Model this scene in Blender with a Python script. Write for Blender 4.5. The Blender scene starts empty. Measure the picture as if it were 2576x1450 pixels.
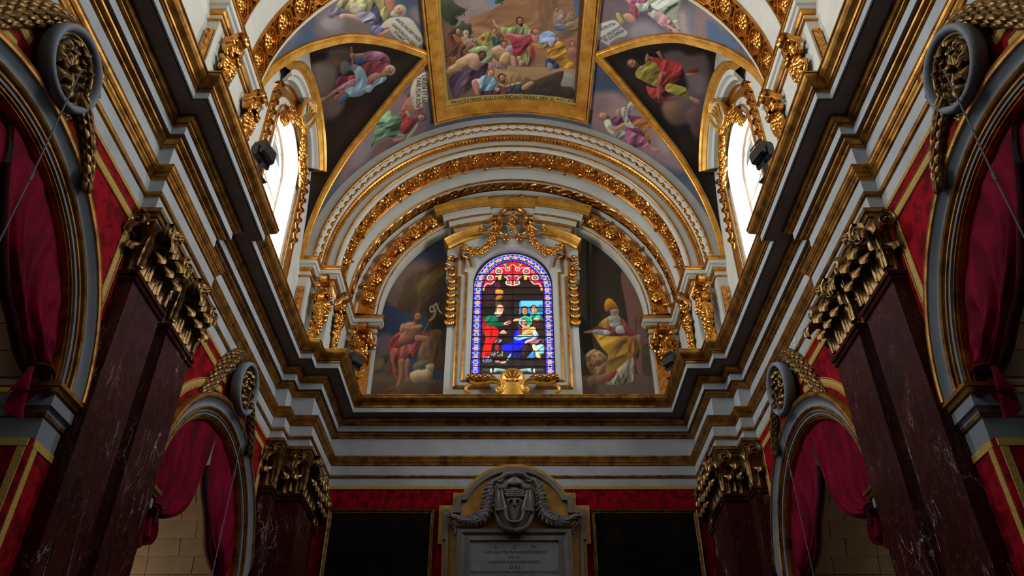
import bpy, math, random
import numpy as np
from mathutils import Vector, Matrix

S = bpy.context.scene
COL = S.collection
PI = math.pi
rng = random.Random(7)

# ------------------------------------------------------------------ camera, light, exposure
PITCH = math.radians(36.5)
FPX, CX, CY = 2020.0, 1290.0, 725.0
cam = bpy.data.cameras.new('camera')
cam.sensor_width = 36.0
cam.lens = 36.0 * FPX / 2576.0
cam.shift_x = -(CX - 1288.0) / 2576.0
cam.clip_end = 200
co = bpy.data.objects.new('camera', cam)
co.rotation_euler = (PI / 2 + PITCH, 0, 0)
COL.objects.link(co)
S.camera = co
S.view_settings.view_transform = 'Standard'
S.view_settings.look = 'None'
S.view_settings.gamma = 1.0
S.view_settings.use_curve_mapping = False
S.view_settings.exposure = 0.0
S.cycles.max_bounces = 6
S.cycles.diffuse_bounces = 4
S.cycles.glossy_bounces = 3
S.cycles.caustics_reflective = False
S.cycles.caustics_refractive = False
S.cycles.sample_clamp_indirect = 4.0

w = bpy.data.worlds.new('daylight')
S.world = w
w.use_nodes = True
w.node_tree.nodes['Background'].inputs[0].default_value = (0.80, 0.90, 1.0, 1)
w.node_tree.nodes['Background'].inputs[1].default_value = 7.0

def window_light(name, s, y, z, power, size=(2.0, 2.6), X=6.02):
    """daylight coming in at a clerestory window"""
    l = bpy.data.lights.new(name, 'AREA')
    l.shape = 'RECTANGLE'; l.size, l.size_y = size
    l.energy = power; l.color = (0.95, 0.98, 1.0); l.spread = math.radians(115)
    o = bpy.data.objects.new(name, l)
    o.location = (s * X, y, z)
    d = Vector((-s, 0.0, -0.02)).normalized()
    o.rotation_euler = d.to_track_quat('-Z', 'Z').to_euler()
    COL.objects.link(o)
    return o

BAYS = (13.65, 6.0, -1.65, -9.3)
POWER = {13.65: 330, 6.0: 300, -1.65: 80, -9.3: 20}
for _s in (-1, 1):
    for _y in BAYS:
        window_light('window_daylight', _s, _y, 13.2, POWER[_y] * (1.0 if _s < 0 else 0.92), (2.0, 2.8), 6.1 if _y > 10 else 5.40)

for _s, _p in ((-1, 42), (1, 8)):                         # low windows of the aisles behind the arches
    window_light('aisle_window_daylight', _s, 14.6, 4.2, _p, (1.4, 2.2), 9.3)

# ------------------------------------------------------------------ materials
MATS = {}
def lin(c):
    return tuple((v / 12.92 if v <= 0.04045 else ((v + 0.055) / 1.055) ** 2.4) for v in c)
def rgb(r, g, b):
    return lin((r / 255, g / 255, b / 255))

class N:
    def __init__(s, name):
        m = bpy.data.materials.new(name); m.use_nodes = True
        s.m = m; s.t = m.node_tree; s.b = s.t.nodes['Principled BSDF']
        MATS[name] = m
    def n(s, typ, **kw):
        x = s.t.nodes.new(typ)
        for k, v in kw.items():
            if k in x.inputs: x.inputs[k].default_value = v
            else: setattr(x, k, v)
        return x
    def l(s, a, b): s.t.links.new(a, b)
    def set(s, **kw):
        for k, v in kw.items(): s.b.inputs[k.replace('_', ' ')].default_value = v
        return s
    def coord(s, scale=(1, 1, 1), rot=(0, 0, 0)):
        tc = s.n('ShaderNodeTexCoord'); mp = s.n('ShaderNodeMapping')
        mp.inputs['Scale'].default_value = scale; mp.inputs['Rotation'].default_value = rot
        s.l(tc.outputs['Object'], mp.inputs[0]); return mp.outputs[0]
    def noise(s, scale, detail=4, vec=None, rough=.55, dist=0):
        x = s.n('ShaderNodeTexNoise', Scale=scale, Detail=detail, Roughness=rough, Distortion=dist)
        if vec is not None: s.l(vec, x.inputs['Vector'])
        return x.outputs['Fac']
    def ramp(s, fac, stops):
        r = s.n('ShaderNodeValToRGB'); e = r.color_ramp.elements
        while len(e) < len(stops): e.new(0.5)
        for i, (p, c) in enumerate(stops):
            e[i].position = p; e[i].color = (*c, 1)
        s.l(fac, r.inputs[0]); return r.outputs[0]
    def bump(s, h, strength=.3, dist=.01):
        b = s.n('ShaderNodeBump', Strength=strength, Distance=dist)
        s.l(h, b.inputs['Height']); s.l(b.outputs[0], s.b.inputs['Normal'])
    def col(s, out): s.l(out, s.b.inputs['Base Color'])

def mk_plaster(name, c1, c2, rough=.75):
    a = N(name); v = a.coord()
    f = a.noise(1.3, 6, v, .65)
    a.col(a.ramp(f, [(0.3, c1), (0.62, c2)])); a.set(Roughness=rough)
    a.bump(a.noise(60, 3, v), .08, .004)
mk_plaster('white_plaster', rgb(160, 163, 165), rgb(182, 184, 185))
mk_plaster('vault_white', rgb(204, 199, 184), rgb(219, 214, 200))
mk_plaster('soffit_brown', rgb(104, 84, 72), rgb(122, 102, 90))  # brown of the cornice undersides, darker than the white plaster
mk_plaster('grey_paint', rgb(112, 118, 126), rgb(134, 140, 148))
mk_plaster('stone_floor', rgb(62, 44, 32), rgb(92, 70, 52), .5)
mk_plaster('reveal_white', rgb(225, 224, 220), rgb(238, 237, 234))

def mk_gilt(name, dark, light, metal, rough, nscale=9, bs=.25):
    a = N(name); v = a.coord()
    f = a.noise(nscale, 5, v, .6)
    a.col(a.ramp(f, [(0.30, dark), (0.60, light)])); a.set(Metallic=metal, Roughness=rough)
    a.bump(a.noise(35, 3, v), bs, .006)
mk_gilt('gilt_carved', rgb(170, 100, 40), rgb(240, 172, 82), .95, .27, 7, .4)
mk_gilt('gilt_molding', rgb(158, 92, 32), rgb(222, 156, 66), .85, .36, 5, .15)
mk_gilt('gilt_flat', rgb(196, 128, 42), rgb(240, 180, 78), .62, .40, 3, .12)
mk_gilt('gilt_old', rgb(72, 50, 28), rgb(150, 116, 66), .75, .38, 8, .3)
mk_gilt('gilt_cornice', rgb(98, 58, 20), rgb(184, 130, 54), .8, .38, 4, .12)
mk_gilt('gold_field', rgb(150, 108, 40), rgb(186, 140, 62), .25, .6, 6, .1)

def mk_cloth(name, c1, c2, scale, sheen=.3, rough=.8, stretch=(1, 1, 1)):
    a = N(name); v = a.coord(stretch)
    f = a.noise(scale, 3, v, .5, .6)
    a.col(a.ramp(f, [(0.38, c1), (0.58, c2)])); a.set(Roughness=rough)
    a.b.inputs['Sheen Weight'].default_value = sheen
    a.b.inputs['Sheen Tint'].default_value = (1, .05, .1, 1); a.b.inputs['Specular IOR Level'].default_value = .12
    a.bump(a.noise(90, 2, v), .12, .004)
mk_cloth('red_damask', rgb(96, 0, 10), rgb(154, 0, 24), 5.5, 0)
mk_cloth('curtain_velvet', rgb(90, 0, 20), rgb(124, 0, 38), 3.5, 0, .8, (1, 1, .35))
mk_cloth('curtain_lining', rgb(34, 12, 16), rgb(50, 20, 22), 4)
mk_cloth('gold_braid', rgb(158, 122, 54), rgb(214, 178, 98), 95, 0, .5)
mk_cloth('braid_line', rgb(80, 26, 20), rgb(96, 34, 24), 30, 0, .8)

a = N('red_marble'); v = a.coord()
base = a.ramp(a.noise(2.2, 8, v, .7, 1.0), [(0.3, rgb(34, 9, 8)), (0.5, rgb(56, 17, 14)), (0.75, rgb(80, 27, 22))])
vv = a.coord((2.2, 2.2, .55), (0.75, 0.65, 0.0))
def vein(scale, width, dist):
    nz = a.n('ShaderNodeTexNoise', Scale=scale, Detail=5.0, Roughness=.55, Distortion=dist); a.l(vv, nz.inputs['Vector'])
    s1 = a.n('ShaderNodeMath', operation='SUBTRACT'); a.l(nz.outputs['Fac'], s1.inputs[0]); s1.inputs[1].default_value = .5
    ab = a.n('ShaderNodeMath', operation='ABSOLUTE'); a.l(s1.outputs[0], ab.inputs[0])
    return a.ramp(ab.outputs[0], [(0.0, (1, 1, 1)), (width, (0, 0, 0))])
msk = a.ramp(a.noise(1.1, 3, v), [(0.50, (0, 0, 0)), (0.66, (1, 1, 1))])
m1 = a.n('ShaderNodeMix', data_type='RGBA', blend_type='MULTIPLY'); m1.inputs[0].default_value = 1
a.l(vein(1.5, .007, .35), m1.inputs[6]); a.l(msk, m1.inputs[7])
m1b = a.n('ShaderNodeMix', data_type='RGBA', blend_type='ADD'); m1b.inputs[0].default_value = .30
a.l(m1.outputs[2], m1b.inputs[6]); a.l(vein(3.6, .004, .5), m1b.inputs[7])
bw = a.n('ShaderNodeRGBToBW'); a.l(m1b.outputs[2], bw.inputs[0])
m2 = a.n('ShaderNodeMix', data_type='RGBA'); a.l(bw.outputs[0], m2.inputs[0]); a.l(base, m2.inputs[6])
m2.inputs[7].default_value = (*rgb(205, 190, 185), 1)
a.col(m2.outputs[2]); a.set(Roughness=.32); a.b.inputs['Specular IOR Level'].default_value = .16

mk_plaster('grey_marble', rgb(92, 86, 84), rgb(120, 114, 112), .35)
mk_plaster('tablet_marble', rgb(112, 116, 118), rgb(136, 140, 142), .4)
mk_plaster('chapel_stone', rgb(132, 98, 58), rgb(160, 124, 78), .9)
mk_plaster('mortar', rgb(110, 84, 56), rgb(124, 96, 66), .9)
a = N('dark_canvas'); v = a.coord((1, 1, 1))
a.col(a.ramp(a.noise(2.2, 6, v, .65, .8), [(0.42, rgb(9, 8, 7)), (0.6, rgb(24, 21, 15)), (0.72, rgb(40, 24, 18))])); a.set(Roughness=.9); a.b.inputs['Specular IOR Level'].default_value = .1
a = N('black_metal'); a.set(Base_Color=(.012, .010, .010, 1), Roughness=.3)
a = N('rope'); a.set(Base_Color=(*rgb(96, 92, 98), 1), Roughness=.8)
a = N('lettering'); a.set(Base_Color=(*rgb(26, 24, 24), 1), Roughness=.8)
a = N('muntin'); a.set(Base_Color=(*rgb(206, 176, 140), 1), Roughness=.6)
a = N('lead'); a.set(Base_Color=(.01, .01, .012, 1), Roughness=.5)
a = N('window_glass')
tr = a.n('ShaderNodeBsdfTransparent'); tr.inputs[0].default_value = (.96, .97, .98, 1)
mxs = a.n('ShaderNodeMixShader'); mxs.inputs[0].default_value = .06
a.set(Base_Color=(.9, .92, .95, 1), Roughness=.05)
a.l(tr.outputs[0], mxs.inputs[1]); a.l(a.b.outputs[0], mxs.inputs[2]); a.l(mxs.outputs[0], a.t.nodes['Material Output'].inputs['Surface'])

FRESCO_GAIN = 1.0
def mk_paint(name, emit=0.0, rough=.8, gain=1.0):
    a = N(name)
    at = a.n('ShaderNodeVertexColor'); at.layer_name = 'paint'
    nz = a.noise(14, 4, a.coord(), .6)
    mx = a.n('ShaderNodeMix', data_type='RGBA', blend_type='MULTIPLY')
    mx.inputs[0].default_value = 1 if not emit else 0
    a.l(at.outputs['Color'], mx.inputs[6])
    a.l(a.ramp(nz, [(0.2, (.86 * gain,) * 3), (0.8, (1.08 * gain,) * 3)]), mx.inputs[7])
    a.set(Roughness=rough)
    if emit:
        a.l(at.outputs['Color'], a.b.inputs['Emission Color']); a.b.inputs['Emission Strength'].default_value = emit
        a.set(Base_Color=(.02, .02, .02, 1), Roughness=.25)
    else:
        a.col(mx.outputs[2])
mk_paint('fresco', 0, .85)
mk_paint('stained_glass', 1.55)

# ------------------------------------------------------------------ mesh helpers
class MB:
    def __init__(s): s.v = []; s.f = []; s.m = []; s.sm = []
    def add(s, vs, fs, mat=0, smooth=False):
        o = len(s.v); s.v += [tuple(p) for p in vs]
        for f in fs: s.f.append(tuple(i + o for i in f)); s.m.append(mat); s.sm.append(smooth)
    def grid(s, P, mat=0, smooth=True, closed=False, matfn=None):
        nu, nv = len(P), len(P[0]); o = len(s.v)
        for r in P: s.v += [tuple(p) for p in r]
        for i in range(nu - (0 if closed else 1)):
            i2 = (i + 1) % nu
            for j in range(nv - 1):
                s.f.append((o + i * nv + j, o + i * nv + j + 1, o + i2 * nv + j + 1, o + i2 * nv + j))
                s.m.append(matfn(i, j) if matfn else mat); s.sm.append(smooth)
    def box(s, a, b, mat=0):
        (x0, y0, z0), (x1, y1, z1) = a, b
        s.add([(x0, y0, z0), (x1, y0, z0), (x1, y1, z0), (x0, y1, z0), (x0, y0, z1), (x1, y0, z1), (x1, y1, z1), (x0, y1, z1)],
              [(0, 3, 2, 1), (4, 5, 6, 7), (0, 1, 5, 4), (1, 2, 6, 5), (2, 3, 7, 6), (3, 0, 4, 7)], mat)
    def tube(s, pts, rad, n=8, mat=0, caps=True, squash=None):
        pts = [Vector(p) for p in pts]; R = rad if hasattr(rad, '__len__') else [rad] * len(pts)
        P = []; up = Vector((0, 0, 1)); prev = None
        for i, p in enumerate(pts):
            t = (pts[min(i + 1, len(pts) - 1)] - pts[max(i - 1, 0)]).normalized()
            if prev is None:
                a_ = t.cross(up)
                if a_.length < .1: a_ = t.cross(Vector((1, 0, 0)))
                a_.normalize()
            else:
                a_ = (prev - t * prev.dot(t)); a_ = a_.normalized() if a_.length > 1e-6 else prev
            prev = a_; b_ = t.cross(a_)
            P.append([p + (a_ * math.cos(k * 2 * PI / n) + b_ * math.sin(k * 2 * PI / n)) * R[i] for k in range(n + 1)])
        s.grid(P, mat, True)
        if caps:
            for r in (P[0], P[-1]): s.add(r[:-1], [tuple(range(n))], mat)
    def ellipsoid(s, c, r, nu=6, nv=5, mat=0, M=None):
        P = []
        for i in range(nu + 1):
            a_ = i * 2 * PI / nu; row = []
            for j in range(nv + 1):
                b_ = j * PI / nv
                p = Vector((r[0] * math.sin(b_) * math.cos(a_), r[1] * math.sin(b_) * math.sin(a_), r[2] * math.cos(b_)))
                if M is not None: p = M @ p
                row.append(p + Vector(c))
            P.append(row)
        s.grid(P, mat, True)
    def mesh(s, name, mats, flip=False):
        me = bpy.data.meshes.new(name)
        vs = [(-x, y, z) for x, y, z in s.v] if flip else s.v
        fs = [tuple(reversed(f)) for f in s.f] if flip else s.f
        me.from_pydata(vs, [], fs)
        for m in ([mats] if isinstance(mats, str) else mats): me.materials.append(MATS[m])
        me.polygons.foreach_set('material_index', s.m)
        me.polygons.foreach_set('use_smooth', s.sm)
        me.update()
        return me

def link(o, parent=None):
    COL.objects.link(o)
    if parent is not None:
        o.parent = parent
        if parent.type == 'EMPTY': o.matrix_parent_inverse = Matrix.Translation(-parent.location)
    return o
def obj(name, me, parent=None, M=None):
    o = bpy.data.objects.new(name, me); link(o, parent)
    if M is not None: o.matrix_basis = M
    return o
def part(mb, name, mats, parent=None, s=1):
    return obj(name, mb.mesh(name, mats, s < 0), parent)
def tag(o, label=None, cat=None, group=None, kind=None):
    if label: o['label'] = label
    if cat: o['category'] = cat
    if group: o['group'] = group
    if kind: o['kind'] = kind
    return o
def root(name, loc, label=None, cat=None, group=None, kind=None):
    o = bpy.data.objects.new(name, None); o.location = loc; o.empty_display_size = .1
    COL.objects.link(o); return tag(o, label, cat, group, kind)
def struct(o): o['kind'] = 'structure'; return o

def offset_path(path, d):
    """offset an open xy path by d to its right-hand side, mitred"""
    out = []
    for i, p in enumerate(path):
        ns = []
        for a_, b_ in ((i - 1, i), (i, i + 1)):
            if a_ < 0 or b_ >= len(path): continue
            q, r = path[a_], path[b_]; L = math.hypot(r[0] - q[0], r[1] - q[1])
            ns.append(((r[1] - q[1]) / L, -(r[0] - q[0]) / L))
        if len(ns) == 1: n = ns[0]
        else:
            k = 1 + ns[0][0] * ns[1][0] + ns[0][1] * ns[1][1]
            n = ((ns[0][0] + ns[1][0]) / k, (ns[0][1] + ns[1][1]) / k)
        out.append((p[0] + n[0] * d, p[1] + n[1] * d))
    return out
def sweep(mb, path, prof, mat=0, smooth=False):
    """prof: (d, z) list"""
    cols = [[(x, y, z) for x, y in offset_path(path, d)] for d, z in prof]
    P = [[cols[j][i] for j in range(len(prof))] for i in range(len(path))]
    for i in range(len(path) - 1):
        mb.grid([P[i], P[i + 1]], mat, smooth)
    for e, r in ((0, P[0]), (1, P[-1])):
        pass
def dense(pts, k):
    """add k-1 points between each two of a polyline"""
    out = []
    for a_, b_ in zip(pts, pts[1:]):
        for i in range(k): out.append(tuple(a_[j] + (b_[j] - a_[j]) * i / k for j in range(len(a_))))
    out.append(tuple(pts[-1])); return out
def smooth_pts(pts, k=5):
    P = [np.array(p, float) for p in pts]; P = [2 * P[0] - P[1]] + P + [2 * P[-1] - P[-2]]; out = []
    for i in range(1, len(P) - 2):
        for j in range(k):
            t = j / k; a_, b_, c, d = P[i - 1:i + 3]
            out.append(tuple(.5 * (2 * b_ + (c - a_) * t + (2 * a_ - 5 * b_ + 4 * c - d) * t * t + (3 * b_ - a_ - 3 * c + d) * t ** 3)))
    out.append(tuple(P[-2])); return out
def interp(x, xs, ys): return float(np.interp(x, xs, ys))

# photo pixel -> direction, used to measure real positions
_F = np.array([0, math.cos(PITCH), math.sin(PITCH)]); _U = np.array([0, -math.sin(PITCH), math.cos(PITCH)])
def ray(u, v): return _F + np.array([1., 0, 0]) * (u - CX) / FPX + _U * (CY - v) / FPX
def on_x(u, v, x): d = ray(u, v); return d * x / d[0]
def on_y(u, v, y): d = ray(u, v); return d * y / d[1]
def on_z(u, v, z): d = ray(u, v); return d * z / d[2]
def px_of(P):
    P = np.asarray(P, float); f = P @ _F
    return CX + FPX * P[..., 0] / f, CY - FPX * (P @ _U) / f
# ================================================================== THE SETTING
ZC = 12.9          # spring of the vault
RV = 5.45          # radius of the vault
YB = 13.65         # middle of the window bay
LP = [(4.67, -14), (4.67, .27), (4.45, .27), (4.45, 4.0), (4.67, 4.0), (4.67, 7.91), (4.45, 7.91), (4.45, 11.66),
      (4.67, 11.66), (4.67, 15.45), (4.39, 15.45), (4.39, 15.88), (3.865, 15.88), (3.865, 18.06)]
FULL = LP + [(-x, y) for x, y in reversed(LP)]

f = MB(); f.box((-12, -14.5, -1.8), (12, 20, -1.6)); struct(part(f, 'floor', 'stone_floor'))

# ---- the great entablature that runs round the nave
ENT = root('trim_1', (0, 18, 8), kind='structure')
def band(name, prof, mat, smooth=False, path=FULL, parent=ENT):
    m = MB(); sweep(m, path, prof, 0, smooth); return part(m, name, mat, parent)
band('cornice_top', [(1.0, 10.03), (0.0, 10.0)], 'white_plaster')
band('crown_molding', [(0, 10.0), (0, 9.965), (.012, 9.965), (.012, 9.93), (.022, 9.895), (.05, 9.855), (.09, 9.82), (.12, 9.79), (.132, 9.765),
      (.155, 9.76), (.155, 9.735), (.148, 9.73), (.148, 9.712), (.175, 9.705)], 'gilt_cornice')
band('corona', [(.175, 9.705), (.175, 9.575), (.2, 9.575), (.2, 9.592)], 'white_plaster')
band('cornice_soffit', [(.2, 9.592), (.222, 9.592), (.222, 9.575), (.48, 9.57)], 'soffit_brown')
band('bed_molding', [(.48, 9.57), (.48, 9.545), (.488, 9.515), (.51, 9.48), (.545, 9.455), (.55, 9.44), (.57, 9.437), (.57, 9.42), (.58, 9.415), (.60, 9.405)], 'gilt_cornice')
band('upper_fascia', [(.60, 9.405), (.60, 9.25)], 'white_plaster')
band('fascia_soffit', [(.60, 9.25), (.66, 9.245)], 'soffit_brown')
band('lower_bed_molding', [(.66, 9.245), (.66, 9.225), (.67, 9.20), (.70, 9.175), (.73, 9.16), (.735, 9.14), (.78, 9.125)], 'gilt_cornice')
band('frieze', [(.78, 9.125), (.78, 8.57)], 'white_plaster')
band('architrave_crown', [(.78, 8.575), (.57, 8.57), (.57, 8.54), (.578, 8.535), (.59, 8.50), (.605, 8.475), (.605, 8.46), (.625, 8.455), (.63, 8.43), (.65, 8.395), (.655, 8.36), (.68, 8.34)], 'gilt_cornice')
band('architrave_fascia', [(.68, 8.34), (.68, 8.10)], 'white_plaster')
band('architrave_bead', [(.68, 8.10), (.655, 8.092), (.648, 8.06), (.66, 8.032), (.695, 8.02)], 'gilt_cornice')
band('lower_fascia', [(.695, 8.02), (.695, 7.82), (1.0, 7.815)], 'white_plaster')

# a few spots where the paint of the architrave has flaked
m = MB()
for q in range(26):
    y, z = rng.uniform(12.6, 15.9), rng.choice((8.24, 8.18, 7.93, 8.9, 8.7)); r_ = rng.uniform(.02, .06); x = 5.339 if z > 8 else 5.361
    if z > 8.5: x = 5.447
    m.add([(x, y + r_ * rng.uniform(.6, 1.6) * math.cos(k), z + r_ * rng.uniform(.4, 1) * math.sin(k)) for k in np.linspace(0, 5.4, 7)], [tuple(range(7))])
tag(part(m, 'flaked_paint', 'reveal_white', ENT), kind='stuff')

# ---- lower walls with their arches
AY = {'near': 6.0, 'far': 13.55}
AZ, AR, AO = 4.45, 2.25, 2.71
XW = 5.39
def arch_sheet(mb, X, y0, y1, yc, r, zt, zb, n=48, mat=0):
    yl, yr = yc - r, yc + r
    P = []
    for i in range(n + 1):
        a_ = -PI / 2 + PI * i / n
        y, z = yc + r * math.sin(a_), AZ + r * math.cos(a_)
        P.append([(X, y, z), (X, y, zt)])
    mb.grid(P, mat, False)
    for a_, b_ in ((y0, yl), (yr, y1)):
        if b_ - a_ > 1e-3:
            mb.grid([[(X, a_, zb), (X, a_, zt)], [(X, b_, zb), (X, b_, zt)]], mat, False)
for s, side in ((1, 'right'), (-1, 'left')):
    m = MB()
    arch_sheet(m, XW, 2.0, 9.83, 6.0, AR + .1, 7.83, -1.6)
    arch_sheet(m, XW, 9.83, 17.2, 13.55, AR + .1, 7.83, -1.6)
    m.grid([[(XW, -14, -1.6), (XW, -14, 7.83)], [(XW, 2, -1.6), (XW, 2, 7.83)]], 0, False)
    # arch jambs and soffits
    for yc in AY.values():
        P = [[(x, yc - AR - .07, -1.6) for x in (XW, 7.4)]]
        for i in range(49):
            a_ = -PI / 2 + PI * i / 48
            P.append([(x, yc + (AR + .07) * math.sin(a_), AZ + (AR + .07) * math.cos(a_)) for x in (XW, 7.4)])
        P.append([(x, yc + AR + .07, -1.6) for x in (XW, 7.4)])
        m.grid(P, 0, False)
    W = struct(part(m, 'wall_' + side, 'white_plaster', None, s))
    # upper wall behind the attic, plain where the window bay is not in view
    m = MB()
    m.grid([[(RV, -14, 9.9), (RV, -14, ZC)], [(RV, 10.9, 9.9), (RV, 10.9, ZC)]], 0, False)
    part(m, 'upper_wall', 'vault_white', W, s)
    # side chapel behind the arches: back wall, partitions, vault
    m = MB()
    m.grid([[(9.4, -2, -1.6), (9.4, -2, 9)], [(9.4, 19.5, -1.6), (9.4, 19.5, 9)]], 0, False)
    for y in (2.2, 9.83):
        m.box((5.62, y - .9, -1.6), (7.2, y + .9, 8.8))
    m.box((5.62, 15.95, -1.6), (7.42, 17.4, 8.8))
    m.grid([[(5, 19.2, -1.6), (5, 19.2, 9)], [(9.5, 19.2, -1.6), (9.5, 19.2, 9)]], 0, False)
    m.box((5.62, -2, 8.7), (9.5, 19.5, 8.85))
    CH = struct(part(m, 'wall_%s_aisle' % side, 'white_plaster', None, s))
    # courses of stone blocks that line the deep arches, seen under the curtains
    me = {}
    for d in (.90, .60):
        bm = MB(); bm.box((.006, -.05, .006), (d - .006, 0, .334))       # local: x along the depth, y out of the face, z up
        me[d] = bm.mesh('stone_block', 'chapel_stone')
    for yc in AY.values():
        for k in range(-5, 7):
            sarc = k * .34; a_ = 0 if sarc < 0 else sarc / (AR + .05)
            y, z = (yc + AR + .05, AZ + sarc) if sarc < 0 else (yc + (AR + .05) * math.cos(a_), AZ + (AR + .05) * math.sin(a_))
            if yc < 10 and z < 4.5: continue
            x, j = 5.62, 0
            while x < 7.3:
                d = .60 if (j + k) % 2 else .90
                if x + d > 7.45: d = .60
                obj('stone_block', me[d], W, Matrix.Translation((x if s > 0 else -x - d, y - .006 * rng.random(), z)) @ Matrix.Rotation(a_, 4, 'X'))
                x += d; j += 1

m = MB()
m.grid([[(-6, 18.76, -1.6), (-6, 18.76, 8.0)], [(6, 18.76, -1.6), (6, 18.76, 8.0)]], 0, False)
m.grid([[(-9, 19.05, 7.9), (-9, 19.05, 19.6)], [(9, 19.05, 7.9), (9, 19.05, 19.6)]], 0, False)
WE = struct(part(m, 'wall_end', 'white_plaster'))
m = MB()
m.grid([[(-12, -14, -1.6), (-12, -14, 19)], [(12, -14, -1.6), (12, -14, 19)]], 0, False)
struct(part(m, 'wall_back_closing', 'white_plaster'))  # unseen closing wall behind the camera, added to keep frontal fill light out

# ---- the vault
def vp(R, ang, y, s=1):
    a_ = math.radians(ang); return (s * R * math.sin(a_), y, ZC + R * math.cos(a_))
def revolve(mb, prof, mat=0, a0=-90, a1=90, n=96, smooth=True):
    mb.grid([[vp(R, a0 + (a1 - a0) * i / n, y) for R, y in prof] for i in range(n + 1)], mat, smooth)
CEIL = MB()
revolve(CEIL, [(RV + .02, -14), (RV + .02, 8.75)])
CEIL = struct(part(CEIL, 'ceiling', 'vault_white'))
# outer shell that keeps daylight out above the lunettes
m = MB(); m.grid([[(-9, y, 19.5) for y in (-14.5, 20)], [(9, y, 19.5) for y in (-14.5, 20)]], 0, False)
for s in (-1, 1):
    m.grid([[(s * 6.6, y, z) for y in (-14.5, 20)] for z in (16.2, 19.5)], 0, False)
part(m, 'roof_shell', 'white_plaster', CEIL)

OFFS = [0, .82, 1.44, 1.74, 2.01, 2.22, 2.36, 2.51, 2.56]
ANGS = [24.5, 35.8, 46.4, 54.4, 62.2, 70.1, 76.2, 86, 90]
_tab = np.array(smooth_pts(list(zip(OFFS, ANGS)), 12))
OFFS, ANGS = [float(v) for v in _tab[:, 0]], [float(v) for v in _tab[:, 1]]
def rib_off(ang): return float(np.interp(ang, ANGS, OFFS))
def rib_ang(off): return float(np.interp(abs(off), OFFS, ANGS))
def lun_z(off): return ZC + RV * math.cos(math.radians(rib_ang(off)))

def paint_grid(name, P, canvas, mat, parent, s=1):
    """a densely meshed painted surface; every vertex takes its colour from a canvas that is painted below"""
    P = np.asarray(P, dtype=np.float64); nu, nv = P.shape[:2]
    if s < 0: P = P.copy(); P[..., 0] *= -1
    V = P.reshape(-1, 3)
    idx = np.arange(nu * nv).reshape(nu, nv)
    F = np.stack([idx[:-1, :-1], idx[:-1, 1:], idx[1:, 1:], idx[1:, :-1]], -1).reshape(-1, 4)
    me = bpy.data.meshes.new(name)
    me.vertices.add(len(V)); me.vertices.foreach_set('co', V.ravel())
    me.loops.add(F.size); me.loops.foreach_set('vertex_index', F.ravel().astype(np.int32))
    me.polygons.add(len(F)); me.polygons.foreach_set('loop_start', np.arange(0, F.size, 4, dtype=np.int32))
    me.update(calc_edges=True)
    me.polygons.foreach_set('use_smooth', np.ones(len(F), dtype=bool))
    u, v = px_of(V)
    c = canvas.sample(u, v)
    at = me.color_attributes.new('paint', 'FLOAT_COLOR', 'POINT')
    at.data.foreach_set('color', np.concatenate([c, np.ones((len(c), 1))], 1).astype(np.float32).ravel())
    me.materials.append(MATS[mat])
    return obj(name, me, parent)

# gilded ribs round the lunettes, the picture frame on the crown and their flat mouldings
def rib_path(s):
    pts = []
    for k in range(-40, 41):
        off = 2.56 * math.sin(k / 40 * PI / 2) if abs(k) < 40 else math.copysign(2.56, k)
        pts.append((s * RV * math.radians(rib_ang(off)), YB - .08 + off * 1.0))
    return pts
def on_vault(sy, h):
    sarc, y = sy; a_ = sarc / RV; R = RV - h
    return (R * math.sin(a_), y, ZC + R * math.cos(a_))
def vault_sweep(mb, path, prof, mat=0):
    cols = [[on_vault(p, h) for p in offset_path(path, d)] for d, h in prof]
    mb.grid([[cols[j][i] for j in range(len(prof))] for i in range(len(path))], mat, False)
RIBPROF = [(-.065, -.02), (-.065, .05), (.07, .05), (.074, .07), (.09, .08), (.108, .07), (.112, .05), (.13, .05), (.136, .062), (.165, .062), (.17, -.02)]
for s in (1, -1):
    pa = rib_path(s)
    for half in (pa[:41][::-1], pa[40:]):
        m = MB()
        e = 1 if half[-1][1] > half[0][1] else -1
        prof = [(-(d - (.09 if e < 0 else 0)) * e * s, h) for d, h in RIBPROF]
        half = [(p[0], p[1]) for p in half]
        # away from the lunette: outside of the curve
        vault_sweep(m, half, prof)
        part(m, 'gilded_rib', 'gilt_flat', CEIL)
FA = math.radians(24.6) * RV
def rect(sa, y0, y1, n=14):
    c = -.05; p = [(c - sa, y0), (c - sa, y1), (c + sa, y1), (c + sa, y0), (c - sa, y0)]
    return [dense([p[i], p[i + 1]], n) for i in range(4)]
Y0P, Y1P = 11.12, 16.0
def frame_ring(a_in, a_out, prof_mat):
    pass
m = MB()
PF = [(0, -.02), (0, .10), (.045, .10), (.05, .05), (.075, .05), (.08, .11), (.10, .11), (.13, .07), (.36, .07), (.375, .09), (.40, .085), (.43, .04), (.43, -.01)]
for seg in range(4):
    # mitred frame: each profile line is its own rectangle
    rects = [rect(FA - d, Y0P + d * 1.15, Y1P - d * 1.15) for d, h in PF]
    n = len(rects[0][seg])
    m.grid([[on_vault(rects[j][seg][i], PF[j][1]) for j in range(len(PF))] for i in range(n)], 0, False)
part(m, 'picture_frame', 'gilt_flat', CEIL)

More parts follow.
